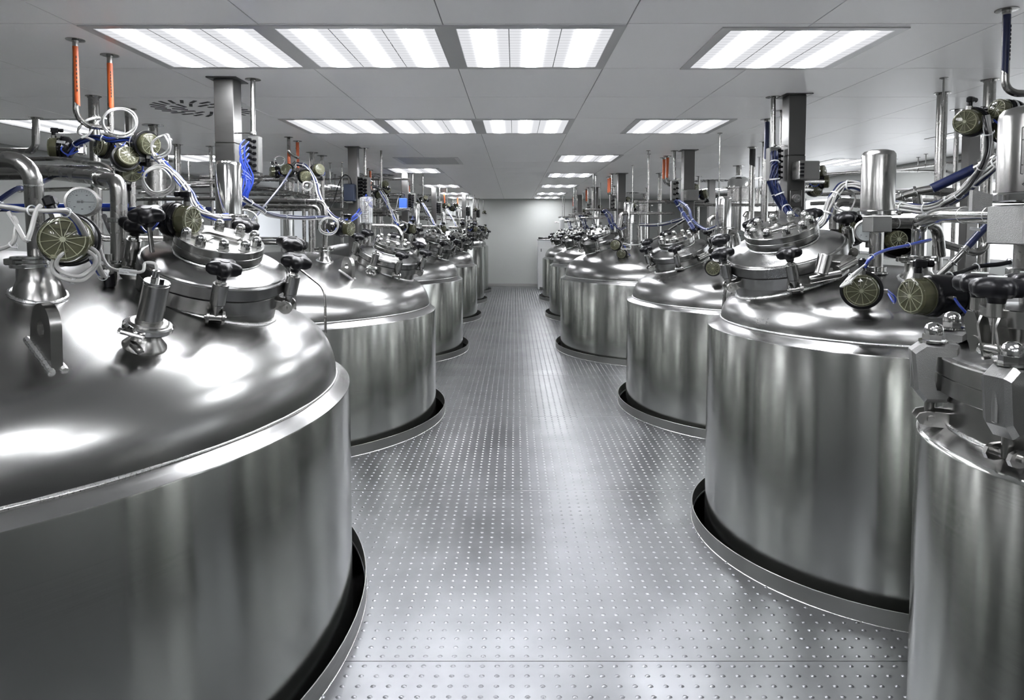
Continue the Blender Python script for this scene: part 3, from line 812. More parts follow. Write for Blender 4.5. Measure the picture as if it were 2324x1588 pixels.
def filter_housing(px, y_top, y_bot, dia, Z, label, foot_y=None, t=None, m=None, block=None, grp='upright filter housings', clear=False, dome=True, plate=False):
    p = at(px, y_bot, Z); s = pxm(Z); r = dia*s/2; h = (y_bot-y_top)*s
    fz = at(px, foot_y, Z).z if foot_y else p.z-.1
    if t: fz = dome_z(t, p.x, p.y)-.006
    o = thing('filter_housing', label, 'filter', (p.x, p.y, fz), grp)
    M = T(p.x, p.y, p.z)
    body = link('body', MB().lathe([(r, .0), (r, h-r*.42), (r*.97, h-r*.28), (r*.86, h-r*.13), (r*.55, h-r*.03), (0, h)], M, 48, cap=False), M_CLEAR if clear else (m or M_POL), o)
    if clear:
        gm = MB()
        for i in range(9): gm.box((0, -r*1.01, h*(.15+.08*i)), (r*.5 if i % 2 else r*.9, .001, .0025), M)
        link('graduation', gm, M_INK, body)
        link('inner_tube', MB().cyl(r*.22, .0, h*.8, M, 14), M_STEEL, o)
    link('clamp_ring', MB().ring(r*.9, r*1.16, -r*.34, -r*.02, M, 40, r*.05).box((r*1.25, -r*.1, -r*.18), (r*.42, r*.3, r*.3), M, r*.05), M_POL, o)
    link('clamp_screw', MB().tube([M @ Vector((r*1.35, -r*.5, -r*.18)), M @ Vector((r*1.35, r*.35, -r*.18))], r*.07, 8).prism([(r*1.2, -r*.5), (r*1.5, -r*.5), (r*1.62, -r*.95), (r*1.1, -r*.95)], -r*.23, -r*.13, M), M_STEEL, o)
    z = -r*.34
    if block:
        bw = block*s; link('manifold_block', MB().box((0, 0, z-bw*.45), (bw, bw, bw*.8), M, .003), M_CAST, o); z -= bw*.85
    r2 = r*(.42 if block else .72)
    st = MB().cyl(r2, fz-p.z, z, M, 28)
    link('stem', st, M_PIPE, o)
    link('ferrule', MB().ring(r2*.9, r2*1.5, fz-p.z+.012, fz-p.z+.035, M, 28, .002).ring(r2*.9, r2*1.8, fz-p.z, fz-p.z+.010, M, 28, .002), M_POL, o)
    if plate:
        vs = []
        for i in range(7):
            a = -PI*.5-.95+.62*i/6
            for zz in (h*.20, h*.72): vs.append((r*1.004*math.cos(a), r*1.004*math.sin(a), zz))
        pl = link('rating_plate', MB().add(vs, [(2*i, 2*i+2, 2*i+3, 2*i+1) for i in range(6)], M), M_STEEL, o)
        ib = MB()
        for zz in (.20, .30, .58, .72):
            for i in range(6):
                a = -PI*.5-.95+.62*(i+.5)/6; ib.box((r*1.008*math.cos(a), r*1.008*math.sin(a), h*zz), (r*.105, .001, .0022), M)
        for a in (-.95, -.33):
            ib.box((r*1.008*math.cos(-PI*.5+a), r*1.008*math.sin(-PI*.5+a), h*.46), (.002, .001, h*.52), M)
        link('plate_print', ib, M_INK, pl)
        tx = text_mesh('CE', r*.34, M @ T(r*1.01*math.cos(-PI*.5-.72), r*1.01*math.sin(-PI*.5-.72), h*.08) @ Matrix.Rotation(-.72, 4, 'Z') @ Matrix.Rotation(PI/2, 4, 'X'))
        link('mark', tx, M_INK, body)
    return o, p, r
def text_mesh(s, size, M):
    cu = bpy.data.curves.new('t', 'FONT'); cu.body = s; cu.size = size; cu.align_x = 'CENTER'; cu.align_y = 'CENTER'; cu.resolution_u = 1
    o = bpy.data.objects.new('t', cu); COL.objects.link(o)
    dg = bpy.context.evaluated_depsgraph_get(); me = bpy.data.meshes.new_from_object(o.evaluated_get(dg))
    mb = MB().add([tuple(v.co) for v in me.vertices], [tuple(p.vertices) for p in me.polygons], M)
    bpy.data.objects.remove(o); return mb
def gauge(c, ax, R, label, back=None, grp='dial pressure gauges'):
    ax = Vector(ax).normalized(); M = frame(c, ax, (1, 0, 0))
    t = thing('pressure_gauge', label, 'gauge', Vector(c)-Vector((0, 0, R)), grp)
    D = back or R*1.5
    link('case', MB().lathe([(R*.5, -D-R*.1), (R*.96, -D), (R, -D+R*.08), (R, -.0), (R*1.05, 0), (R*1.05, R*.12), (R*.90, R*.14), (R*.88, 0)], M, 44, cap=False), M_STEEL, t)
    f = link('dial', MB().cyl(R*.90, -R*.05, -R*.02, M, 40), M_DIAL, t)
    tk = MB()
    for i in range(25):
        a = -PI*.75+1.5*PI*i/24+PI/2; l = R*.14 if i % 4 == 0 else R*.07
        tk.box((R*.80-l/2, 0, -R*.012), (l, R*.018, .0006), M @ Matrix.Rotation(a, 4, 'Z'))
    for q in ((-.3, .45), (.3, .45), (-.45, -.35), (.45, -.35), (0, -.5)): tk.box((q[0]*R, q[1]*R, -R*.012), (R*.12, R*.05, .0006), M)
    link('dial_print', tk, M_INK, f)
    link('needle', MB().box((R*.28, 0, R*.0), (R*.85, R*.035, R*.02), M @ Matrix.Rotation(.0, 4, 'Z')).cyl(R*.09, -R*.02, R*.04, M, 12).box((-R*.2, 0, 0), (R*.2, R*.14, R*.02), M), M_INK, t)
    link('lens', MB().cyl(R*.89, R*.06, R*.08, M, 36), M_GLASS, t)
    link('stem', MB().cyl(R*.18, -R*1.5, -R*.8, frame(Vector(c)-ax*D*.5, (0, 0, 1)), 14), M_STEEL, t)
    return t
def junction_box(px, y0, y1, w, Z, label, n=6, hoses=None, mats=None, off=.5, side=-1, grp='grey junction boxes with rows of cable glands'):
    s = pxm(Z); c = at(px, (y0+y1)/2, Z); h = (y1-y0)*s; w = w*s
    t = thing('junction_box', label, 'junction box', c-Vector((0, 0, h/2)), grp)
    b = link('enclosure', MB().box(c, (w, w*.9, h), b=.004), M_GREYBOX, t)
    lid = link('lid', MB().box((c.x, c.y-w*.47, c.z), (w*.96, .006, h*.97), b=.002), M_GREYBOX, t)
    gl = []
    for k in range(n):
        for j in (0, 1):
            p = Vector((c.x+side*w*(.24-.42*j), c.y-w*.47-.002, c.z+h*(.40-.80*k/(n-1))-j*h*.05)); gl.append(p)
            link('cable_gland', MB().cyl(w*.15, 0, w*.2, frame(p, (side*.55, -1, -.2)), 10).cyl(w*.10, w*.2, w*.42, frame(p, (side*.55, -1, -.2)), 10), M_BLACK, t)
    return t, c, gl
def tag_plate(c, w, h, label, lines, normal=(0, -1, .1), tie=None):
    M = frame(c, normal, (1, 0, -.12))
    t = thing('cable_tag', label, 'tag', c)
    b = link('plate', MB().box((0, 0, 0), (w, h, .0016), M, .0006), M_TAG, t)
    for i, s in enumerate(lines):
        link('tag_text', text_mesh(s, h*.30, M @ T(0, h*(.19-.38*i), .0010)), M_INK, b)
    if tie: link('cable', MB().tube(catmull(tie, 8), .0045, 8), M_GREY, t)
    return t
def sight_lamp(t, px, py, sc, label, lean=(.28, -.12, .95)):
    p, n = dome_hit(t, px, py); s = TANKS[t][7]; h = H*sc
    o = thing('sight_lamp', label, 'tank lamp', p, 'cylindrical inspection lamps clamped on the domes')
    M = frame(p, (lean[0]*s, lean[1], lean[2]), (1, 0, 0))
    link('ferrule', MB().lathe([(.040*h, -.008*h), (.038*h, .002*h), (.027*h, .014*h), (.024*h, .026*h), (.034*h, .030*h), (.034*h, .034*h)], M, 32), M_STEEL, o)
    link('clamp_ring', MB().ring(.028*h, .043*h, .030*h, .044*h, M, 40, .003*h), M_POL, o)
    lv = MB()
    for a, b in ((-.05, .0), (-.028, -.02)):
        lv.prism([(-.005*h, -.045*h), (.004*h, -.043*h), (.030*h, -.058*h+b*.3*h), (.028*h, -.072*h+b*.3*h)], .026*h+a*.3*h, .030*h+a*.3*h, M)
    lv.cyl(.004*h, -.018*h, .022*h, M @ T(-.004*h, -.047*h, .034*h) @ Matrix.Rotation(PI/2, 4, 'Y'), 10)
    lv.cyl(.006*h, -.004*h, .004*h, M @ T(-.024*h, -.044*h, .034*h) @ Matrix.Rotation(PI/2, 4, 'Y'), 8)
    link('wing_clamp', lv, M_POL, o)
    link('seat', MB().cyl(.034*h, .040*h, .048*h, M, 36, .002*h).cyl(.024*h, .048*h, .053*h, M, 30), M_STEEL, o)
    link('barrel', MB().cyl(.0225*h, .050*h, .122*h, M, 36, .0015*h), M_TURN, o)
    link('top_cap', MB().cyl(.0228*h, .122*h, .127*h, M, 36, .001*h), M_POL, o)
    g = link('cable_gland', MB().cyl(.0075*h, .127*h, .134*h, M @ T(-.005*h, 0, 0), 6).cyl(.006*h, .134*h, .146*h, M @ T(-.005*h, 0, 0), 12), M_POL, o)
    link('push_button', MB().cyl(.004*h, .127*h, .136*h, M @ T(.012*h, -.008*h, 0), 10), M_BLACK, o)
    return o, M @ Vector((-.005*h, 0, .146*h))
def condenser(px, cap_y, segs, label, sc=1.0, grp='glass and steel condensers', bottom_y=None):
    # segs: list of (px width, y0, y1)
    c = ceil_at(px, cap_y); Z = c.y/H; s = pxm(Z)
    f = lambda y: at(px, y, Z).z
    zb = f(segs[-1][2]) if bottom_y is None else bottom_y
    if bottom_y is not None: zb = bottom_y = surf_z(c.x, c.y, 0.0)
    t = thing('condenser', label, 'condenser', (c.x, c.y, zb), grp)
    M = T(c.x, c.y, 0)
    link('ceiling_flange', MB().cyl(segs[0][0]*s*1.1, CZ-.004, CZ, M, 28), M_PIPE, t)
    for i, (w, y0, y1) in enumerate(segs):
        r = w*s/2; z1, z0 = (CZ if i == 0 else f(y0)), f(y1)
        if i == len(segs)-1 and bottom_y is not None: z0 = bottom_y
        b = link('section', MB().cyl(r, z0, z1, M, 32) if i != 1 else MB().lathe([(r, z0), (r, z1-r*.5), (r*.9, z1-r*.2), (r*.6, z1)], M, 36), M_PIPE if i % 2 == 0 else M_POL, t)
        link('clamp_ring', MB().ring(r*.95, r*1.16, z0, z0+r*.16, M, 32, r*.03).box((r*1.3, 0, z0+r*.08), (r*.3, r*.2, r*.2), M).box((-r*1.3, 0, z0+r*.08), (r*.3, r*.2, r*.2), M), M_STEEL, b)
    return t
G_PIPE = 'steel pipes dropping from the ceiling'
def shz(k): return H*(1-TANKS[k][4])
def dz(k, P, e=.0): return dome_z(k, P.x, P.y)+e
def on_dome(k, px, py, foot=None):
    P, n = dome_hit(k, px, py); return P

# ================================================================== LEFT ROW, nearest tank (L1)
t1 = TK['L1']
def to_wall(p, s): return Vector((s*(XW+.004), p.y, p.z))
def lug2(k, tank, a, b):
    A, n1 = dome_hit(k, *a); B, n2 = dome_hit(k, *b)
    lug(k, tank, (A+B)/2, (n1+n2).normalized(), math.atan2(B.y-A.y, B.x-A.x))
lug2('L1', t1, (75, 768), (136, 850))
p, n_ = dome_hit('L1', 88, 668); NZ1 = nozzle('L1', t1, p, .075, .056, .085)
_, cab = sight_lamp('L1', 328, 782, 1.0, 'brushed cylindrical lamp with a wing clamp, in front of the nearest left manway')
pos_, c_, w_ = post(489, 543, 181, shz('L1')-.03, 'square steel post nearest the camera in the left row')
POST1 = c_
jp, c, r = drop_pipe(574, 180, 10, None or [at(574, 306, ceil_at(574, 180).y/H)], 'thin steel pipe right of the nearest square post', fl=2.4)
Zj = c.y/H
JB1, jc, gl = junction_box(580, 310, 393, 24, Zj, 'grey junction box with blue hoses beside the nearest left post')
bracket_arm(at(541, 302, POST1.y/H), at(574, 302, Zj), 'rod from the nearest left post to the thin pipe')
ho = thing('hose_bundle', 'blue hoses fanning down from the nearest left junction box', 'hoses', at(552, 470, Zj-.1))
for i, g in enumerate(gl):
    a = g+Vector((-.02, -.035, -.006)); x = 556+(i*7) % 22
    link('hose', MB().tube(catmull([a, a+Vector((-.02, -.015, -.05)), at(x-2, 400+(i*9) % 22, Zj-.05), at(548+i % 4*3, 440+i*2, Zj-.05), at(545-i*2, 475, Zj+.05), at(530-i*2, 492, Zj+.1)], 6), .0048, 8), M_BLUE, ho)
# orange marked pair with their cross link
Za = ceil_at(171, 90).y/H; Zb = ceil_at(249, 125).y/H
drop_pipe(171, 90, 12, [at(172, 262, Za), at(196, 285, Za+.03), at(247, 292, Zb)], 'bent orange marked pipe at the far left, nearest the camera', m=None, mark=M_ORANGE, bend=.05, mark_len=.235, mark_off=.03, fl=2.2)
drop_pipe(249, 125, 12, [at(252, 330, Zb)], 'straight orange marked pipe right of the bent one, far left', mark=M_ORANGE, mark_len=.20, mark_off=.04, fl=2.2)
drop_pipe(212, 218, 22, 1.05, 'thick steel pipe behind the two orange marked pipes, left', fl=1.1)
drop_pipe(293, 247, 19, 1.05, 'thick steel pipe right of the straight orange marked pipe', fl=1.2)
Z = ceil_at(81, 267).y/H
drop_pipe(81, 267, 15, [at(81, 343, Z), to_wall(at(-80, 341, Z), -1)], 'steel pipe at the far left that elbows towards the left wall', fl=1.4)
drop_pipe(402, 328, 14, 1.0, 'steel pipe between the coiled white cable and the nearest left post', fl=1.4)
drop_pipe(478, 332, 8, 1.0, 'thin steel pipe just left of the nearest square post', fl=2)
drop_pipe(588, 372, 7, [at(593, 403, 4.3), at(580, 418, 4.3), at(400, 417, 4.3)], 'thin pipe right of the junction box that elbows to the left', fl=1.8)
condenser(347, 284, [(20, 284, 318), (58, 335, 368), (50, 368, 440), (46, 440, 520)], 'steel condenser behind the coiled white cable, left', bottom_y=1.0)
# big elbow pipes at the left edge
r1 = 19*pxm(1.235)
pipe_run([to_wall(at(-260, 362, 1.40), -1), at(73, 362, 1.235), (NZ1.x, NZ1.y, NZ1.z)], r1, 'thick steel pipe elbowing down onto the nearest tank nozzle', bend=.075, welds=((1, .25),))
pipe_run([to_wall(at(-260, 408, 1.9), -1), at(120, 392, 1.75), at(228, 404, 1.62), at(266, 412, 1.58), at(270, 440, 1.58), (at(270, 600, 1.58).x, at(270, 600, 1.58).y, dz('L1', at(270, 600, 1.58)))], 17*pxm(1.6), 'thick steel pipe with a clamp, curving down left of the nearest manway', bend=.05, clamps=((2, .1), (4, .35)))
pipe_run([to_wall(at(-260, 372, 2.0), -1), at(130, 360, 1.9), at(236, 374, 1.75), at(256, 392, 1.7)], 5.5*pxm(1.8), 'slim steel tube above the thick clamped pipe, left')
pipe_run([to_wall(at(-260, 392, 2.2), -1), at(60, 381, 2.1), at(205, 384, 1.95), at(250, 400, 1.9)], 8*pxm(2.0), 'middle steel tube behind the thick clamped pipe, left')
pipe_run([at(216, 425, 2.0), at(216, 523, 2.0), at(228, 540, 2.0), at(470, 543, 2.2)], 8*pxm(2.0), 'steel pipe bending from down to sideways behind the pressure gauge')
pipe_run([to_wall(at(-200, 470, 2.4), -1), at(290, 466, 2.6)], 5*pxm(2.5), 'level blue hose line behind the pressure gauge', m=M_BLUE, seg=12)
pipe_run([to_wall(at(-200, 478, 2.45), -1), at(480, 474, 2.7)], 5*pxm(2.5), 'level navy hose line below the blue one', m=M_NAVY, seg=12)
pipe_run([to_wall(at(-200, 432, 4.2), -1), at(520, 420, 4.2)], 5*pxm(4), 'level thin steel pipe at the back left, upper')
pipe_run([at(280, 452, 3.2), at(540, 451, 3.25)], 4*pxm(3.3), 'level steel pipe behind the nearest filter housing')
pipe_run([to_wall(at(-100, 595, 2.6), -1), at(300, 590, 2.6)], 4*pxm(2.6), 'low level steel rail behind the nearest tank dome')
gauge(at(186, 458, 1.30), (.42, -.90, .0), .036*1.30*.98, 'round dial pressure gauge beside the thick elbow pipe', back=.075)
# actuators of the near cluster
actuator(at(143, 543, 1.08), (.40, -.90, .02), 62*pxm(1.08), 'large black actuator with a clear round cap on the nearest nozzle', L=.10, conn=(-.35, 0, 1), hose=False)
actuator(at(438, 500, 1.50), (.97, -.18, -.02), 40*pxm(1.50), 'black actuator lying level behind the nearest star knob', L=.085, conn=(-.2, 0, 1), side_tag=PI*.2)
k = link('hand_knob', knob_mesh(frame(at(338, 512, 1.42), (.1, -.35, .9)), 36*pxm(1.42)), M_KNOB); k['label'] = 'black star hand knob just above the nearest left clamp knob'; k['category'] = 'knob'
link('knob_stem', MB().cyl(.008, -.10, .012, frame(at(338, 512, 1.42), (.1, -.35, .9)), 14), M_STEEL, k)
cl = Zb+.02
actuator(at(343, 328, cl-.06), (.88, -.45, -.08), 29*pxm(cl), 'black actuator with amber cap, topmost right of the near left valve cluster', L=.045, conn=(0, 0, -1), side_tag=PI*.9)
actuator(at(112, 334, cl), (-.9, -.4, .02), 26*pxm(cl), 'black actuator with amber cap pointing left in the near left cluster', L=.07, conn=(.3, 0, 1), side_tag=0)
actuator(at(300, 392, cl-.02), (.75, -.6, -.35), 27*pxm(cl), 'lowest black actuator of the near left valve cluster', L=.06, conn=(0, 0, -1), hose=True)
b = actuator(at(292, 352, cl-.09), (.75, -.55, .28), 27*pxm(cl), 'angled black actuator with a white label in the near left cluster', L=.05, conn=None, face=False)
actuator(at(222, 330, cl-.05), (-.5, -.85, .1), 26*pxm(cl), 'black round actuator under the orange marked pipes', L=.04, conn=None)
tv = thing('pipe_valve', 'steel valve body where the orange marked pipes end', 'valve', at(252, 325, Zb))
c = at(252, 325, Zb)
link('block', MB().box(c, (.05, .05, .075), b=.006), M_CAST, tv)
for q in ((-1, -1), (1, -1), (-1, 1), (1, 1)): link('bolt', MB().cyl(.008, 0, .014, frame(c+Vector((q[0]*.015, -.024, q[1]*.027)), (0, -1, 0)), 12), M_POL, tv)
# cable coils and bundles of the near cluster
cable_coil(at(272, 278, cl-.1), 33*pxm(cl), 'upper white cable coil beside the straight orange marked pipe', normal=(.25, -1, .15))
cable_coil(at(361, 410, cl-.12), 34*pxm(cl), 'large white cable coil left of the nearest square post', n=3, r=.004, normal=(.05, -1, .1))
cable_coil(at(366, 333, cl-.1), 29*pxm(cl), 'white cable coil right of the topmost amber cap', n=2, normal=(-.5, -1, .3))
cable_coil(at(172, 595, 1.10), 34*pxm(1.1)*1.25, 'grey cable coil hanging below the large clear capped actuator', m=M_GREY, n=2, r=.0055, normal=(.75, -.8, .1))
bundle([at(350, 352, cl-.05), at(385, 385, cl-.1), at(425, 430, cl-.15), at(450, 470, cl-.2), at(478, 492, 1.75), at(520, 492, 1.9)], 8, .0042, 'white and blue cables arching down to the nearest filter housing', [M_WHITE, M_BLUE, M_WHITE, M_WHITE], R=.017, ties=4)
bundle([at(150, 352, cl), at(175, 325, cl), at(215, 312, cl-.05), at(250, 318, cl-.05), at(300, 318, cl-.05), at(345, 345, cl-.05)], 6, .0045, 'blue and navy hoses looping over the near left valve cluster', [M_NAVY, M_BLUE, M_BLUE], R=.014, ties=3)
bundle([at(215, 318, cl-.06), at(180, 300, cl-.1), at(200, 272, cl-.1), at(225, 268, cl-.05), at(206, 300, cl-.08), at(184, 312, cl-.1)], 2, .0055, 'short looped white cable left of the straight orange marked pipe', [M_WHITE], R=.010, ties=1)
bundle([at(-60, 455, 1.02), at(0, 468, 1.0), at(45, 476, 1.0), at(100, 478, 1.0), at(150, 482, 1.04), at(185, 520, 1.08), at(205, 575, 1.15), at(232, 625, 1.2), at(238, 615, 1.25)], 3, .0050, 'grey and blue cables sweeping over the large actuator to the dome', [M_GREY, M_BLUE, M_GREY], R=.012, ties=5)
bundle([at(20, 482, .99), at(40, 515, .98), at(58, 545, .97), at(68, 530, .97), at(82, 480, .99), at(92, 466, 1.0)], 1, .0055, 'grey cable hanging in a V left of the large actuator', [M_GREY], ties=1)
bundle([at(-60, 560, 1.0), at(-10, 568, .99), at(30, 555, .98), at(40, 520, .98), at(30, 490, .98)], 2, .0050, 'grey cable loop at the very left edge', [M_GREY], R=.009, ties=1)
bundle([at(240, 490, 1.9), at(258, 530, 1.75), at(290, 560, 1.7)], 2, .010, 'black sleeved cable behind the pressure gauge', [M_BLACK], R=.016, ties=0)
bundle([at(-60, 500, 1.5), at(30, 435, 1.5), at(60, 425, 1.55), at(120, 400, 1.8)], 2, .009, 'navy hose slanting up at the far left', [M_NAVY], R=.014, ties=1)
tp = cab+Vector((-.02, -.008, .02))
tag_plate(at(290, 617, 1.17), .052, .017, 'white cable tag left of the near inspection lamp', ['100-SE7023', 'SCALE MBO T1023PS'],
          tie=[cab, cab+Vector((-.004, 0, .02)), cab+Vector((-.03, -.005, .022)), at(320, 617, 1.17), at(262, 612, 1.18), at(240, 596, 1.2), at(225, 560, 1.2)])
tag_plate(at(138, 322, cl-.06), .042, .013, 'white cable tag on the left pointing amber actuator', ['100-SV7013'])
# filter housing behind the manway
filter_housing(520, 365, 486, 56, 1.93, 'tall polished filter housing in front of the nearest square post', t='L1')
cable_coil(at(552, 505, 2.0), 30*pxm(2.0), 'thin grey cable coil right of the nearest filter housing', m=M_GREY, n=1, r=.004)
bundle([at(550, 450, 2.2), at(585, 470, 2.3), at(615, 488, 2.5), at(680, 494, 2.9), at(745, 494, 3.2)], 5, .0055, 'navy and white cables running right from the nearest filter housing', [M_NAVY, M_WHITE, M_NAVY], R=.016, ties=4)
bundle([at(662, 385, 3.3), at(640, 420, 3.0), at(600, 470, 2.7), at(575, 500, 2.5), at(560, 540, 2.3)], 2, .008, 'navy hose slanting from the second cluster towards the first', [M_NAVY], R=.013, ties=3)
# sampling valve with a bent vent rod right of the manway
sv = thing('sampling_valve', 'level steel sampling valve with small black knob between first and second left tanks', 'valve', at(630, 548, 2.45))
a, b2 = at(585, 546, 2.45), at(663, 548, 2.45)
link('barrel', MB().tube([a, b2], 9*pxm(2.45), 20), M_POL, sv)
link('block', MB().box(at(652, 560, 2.45), (.05, .05, .075), b=.004), M_CAST, sv)
link('flange', MB().cyl(.034, 0, .012, frame(at(668, 548, 2.45), (1, 0, 0)), 24), M_STEEL, sv)
kn = link('knob', MB().lathe([(.012, 0), (.026, .004), (.028, .02), (.02, .034), (0, .036)], frame(at(684, 556, 2.45), (1, -.1, 0)), 20, mod=lambda a: 1+.07*math.cos(8*a)), M_KNOB, sv)
link('stem', MB().tube([at(664, 552, 2.45), at(690, 556, 2.45)], .010, 12), M_STEEL, sv)
pipe_run([at(664, 565, 2.35), at(668, 600, 2.35), at(737, 655, 2.3), at(739, 756, 2.3)], 3.0*pxm(2.3), 'thin bent vent rod hanging between the first two left tanks', bend=.05, seg=12)
for x, d in ((655, 9), (668, 9)): 
    P = at(x, 700, 2.55); pipe_run([(P.x, P.y, 1.25), (P.x, P.y, .0)], d*pxm(2.55)*.5, 'upright steel conduit between first and second left tanks, %s' % ('left one' if x == 655 else 'right one'))
vb = thing('small_valve', 'small clamped valve on the dome left of the nearest manway', 'valve', on_dome('L1', 255, 625))
P = on_dome('L1', 250, 640)
link('body', MB().cyl(.022, 0, .05, frame(P, (0, 0, 1)), 20).ring(.02, .036, .05, .064, frame(P, (0, 0, 1)), 24, .002).cyl(.014, .064, .10, frame(P, (0, 0, 1)), 16), M_STEEL, vb)
link('handle', MB().box((0, 0, .075), (.085, .018, .008), frame(P, (.1, 0, 1), (1, -.4, -.1)), .002), M_POL, vb)
link('plug', MB().cyl(.018, -.01, .035, frame(P+Vector((.03, -.05, .0)), (0, -.2, 1)), 16), M_BLACK, vb)
# ================================================================== LEFT ROW, second tank (L2)
t2 = TK['L2']; KIT = []
def K(o):
    KIT.append(o); return o
lug2('L2', t2, (768, 610), (810, 640))
p, n_ = dome_hit('L2', 737, 592); NZ2 = nozzle('L2', t2, p, .062, .042, .075)
K(sight_lamp('L2', 843, 618, .8, 'brushed cylindrical lamp in front of the second left manway')[0])
o, P2, w2 = post(789, 815, 334, shz('L2')-.03, 'square steel post of the second left tank, with a dark blue box'); K(o)
o, c, r = drop_pipe(829, 336, 6, [at(829, 398, ceil_at(829, 336).y/H)], 'thin pipe above the black glanded box, second left tank'); K(o); Zj2 = c.y/H
o, jc, gl = junction_box(829, 402, 450, 22, Zj2, 'junction box of the second left tank, right of its post'); K(o)
eb = thing('enclosure_box', 'dark blue box on the second left post', 'enclosure', at(794, 457, P2.y/H-.06)); K(eb)
c = at(794, 437, P2.y/H-.07); s = pxm(P2.y/H)
link('case', MB().box(c, (24*s, .09, 38*s), b=.006), M_NAVYBOX, eb)
link('foot', MB().box(c-Vector((0, 0, 21*s)), (12*s, .06, 5*s), b=.003), M_GREYBOX, eb)
link('cable', MB().tube(catmull([c+Vector((.02, 0, 18*s)), at(793, 402, 4.0), at(780, 398, 4.0), at(768, 420, 3.9), at(758, 455, 3.8), at(745, 478, 3.7)], 8), .005, 8), M_BLACK, eb)
K(drop_pipe(655, 311, 7, [at(655, 345, 3.72), at(664, 352, 3.75), at(677, 358, 3.8)], 'bent orange marked pipe above the second left tank', mark=M_ORANGE, mark_len=.25, mark_off=.01, bend=.04)[0])
K(drop_pipe(675, 320, 7, [at(675, 385, ceil_at(675, 320).y/H)], 'straight orange marked pipe above the second left tank', mark=M_ORANGE, mark_len=.24, mark_off=.01)[0])
K(drop_pipe(708, 346, 11, 1.0, 'thick steel pipe right of the second orange marked pair')[0])
K(drop_pipe(731, 353, 9, 1.0, 'thick steel pipe left of the post with the dark blue box')[0])
K(drop_pipe(775, 400, 7, 1.0, 'slim steel pipe left of the dark blue box')[0])
K(actuator(at(727, 384, 3.7), (.7, -.6, .05), 15*pxm(3.7), 'black actuator with amber cap facing right above the second left tank', L=.06, conn=(.5, 0, -1), sup=at(677, 372, 3.75)))
K(actuator(at(613, 390, 3.7), (-.85, -.5, .0), 14*pxm(3.7), 'black actuator with amber cap facing left above the second left tank', L=.06, conn=(0, 0, 1), sup=at(672, 366, 3.75)))
K(actuator(at(648, 384, 3.65), (-.2, -.9, .2), 15*pxm(3.7), 'round black actuator in the middle of the second left cluster', L=.05, conn=None, sup=at(675, 383, ceil_at(675, 320).y/H)))
K(actuator(at(695, 402, 3.6), (.6, -.7, -.3), 16*pxm(3.7), 'lowest black actuator of the second left cluster', L=.05, conn=None, sup=at(675, 383, ceil_at(675, 320).y/H)))
K(cable_coil(at(634, 365, 3.7), 11*pxm(3.7), 'small grey cable coil above the second left cluster', m=M_GREY, n=1, r=.004))
K(cable_coil(at(697, 422, 3.6), 11*pxm(3.7), 'small white cable coil below the second left cluster', n=2, r=.004))
K(bundle([at(675, 372, 3.7), at(695, 378, 3.65), at(715, 410, 3.6), at(725, 445, 3.5), at(745, 480, 3.4), at(765, 497, 3.35), at(795, 505, 3.3)], 6, .006, 'white and blue cables dropping from the second left cluster', [M_WHITE, M_NAVY, M_GREY], R=.018, ties=4))
K(bundle([at(832, 445, 3.9), at(822, 470, 3.8), at(808, 490, 3.6), at(785, 503, 3.4), at(760, 505, 3.3)], 6, .0065, 'blue hoses bending down left of the clear cylinder', [M_BLUE, M_NAVY], R=.022, ties=3))
o = condenser(650, 398, [(8, 398, 402), (34, 404, 412), (32, 412, 470), (30, 470, 545)], 'steel condenser behind the second left cluster', bottom_y=1.1)
rP = 6.2*pxm(3.2)
K(pipe_run([at(540, 456, 3.2), at(733, 458, 3.2), at(738, 480, 3.2), (at(738, 570, 3.2).x, at(738, 570, 3.2).y, NZ2.z)], rP, 'twin level pipe elbowing down onto the second tank nozzle, upper', bend=.08, welds=((0, .8),), clamps=((0, .93),)))
K(pipe_run([at(540, 469, 3.3), at(700, 469, 3.3), at(722, 470, 3.3), at(724, 520, 3.3)], rP*.8, 'twin level pipe of the second left tank, lower', bend=.06))
K(pipe_run([at(455, 400, 4.2), at(664, 400, 4.2), at(672, 405, 4.1)], 2.6*pxm(4.2), 'thin high level pipe left of the second cluster, upper', hang=((0, .5),)))
K(pipe_run([at(455, 409, 4.1), at(664, 409, 4.1), at(672, 414, 4.0)], 2.6*pxm(4.2), 'thin high level pipe left of the second cluster, lower', hang=((0, .4),)))
K(pipe_run([at(560, 428, 4.4), at(625, 430, 4.4), at(700, 447, 4.2)], 5*pxm(4.3), 'slanting steel pipe behind the second left condenser', hang=((0, .3), (1, .7))))
K(pipe_run([at(700, 436, 5.2), at(800, 434, 5.2)], 4*pxm(5), 'short level pipe behind the dark blue box', hang=((0, .5),)))
K(actuator(at(797, 520, 3.15), (.93, -.35, -.1), 20*pxm(3.15), 'black actuator with a clear cap and labels over the second left dome', L=.10, conn=(.1, 0, 1), side_tag=-.4))
K(cable_coil(at(746, 513, 3.05), 21*pxm(3.05), 'white cable coil around the second left actuator', n=2, r=.005))
K(filter_housing(832, 446, 505, 29, 3.75, 'clear graduated cylinder beside the second left post', t='L2', clear=True, dome=False)[0])
K(pipe_run([at(846, 512, 3.7), at(900, 513, 3.7), at(911, 530, 3.7), (at(911, 560, 3.7).x, at(911, 560, 3.7).y, dz('L2', at(911, 560, 3.7))-.02)], 5.2*pxm(3.7), 'bright elbow pipe behind the second left manway', bend=.07, clamps=((0, .45),)))
K(actuator(at(876, 416, 4.4), (.55, -.6, .35), 9*pxm(4.4), 'small black actuator with amber cap right of the clear cylinder', L=.06, conn=(1, 0, -1), sup=[at(866, 430, 4.4), Vector((at(866, 430, 4.4).x, 4.4*H, CZ+.004))]))
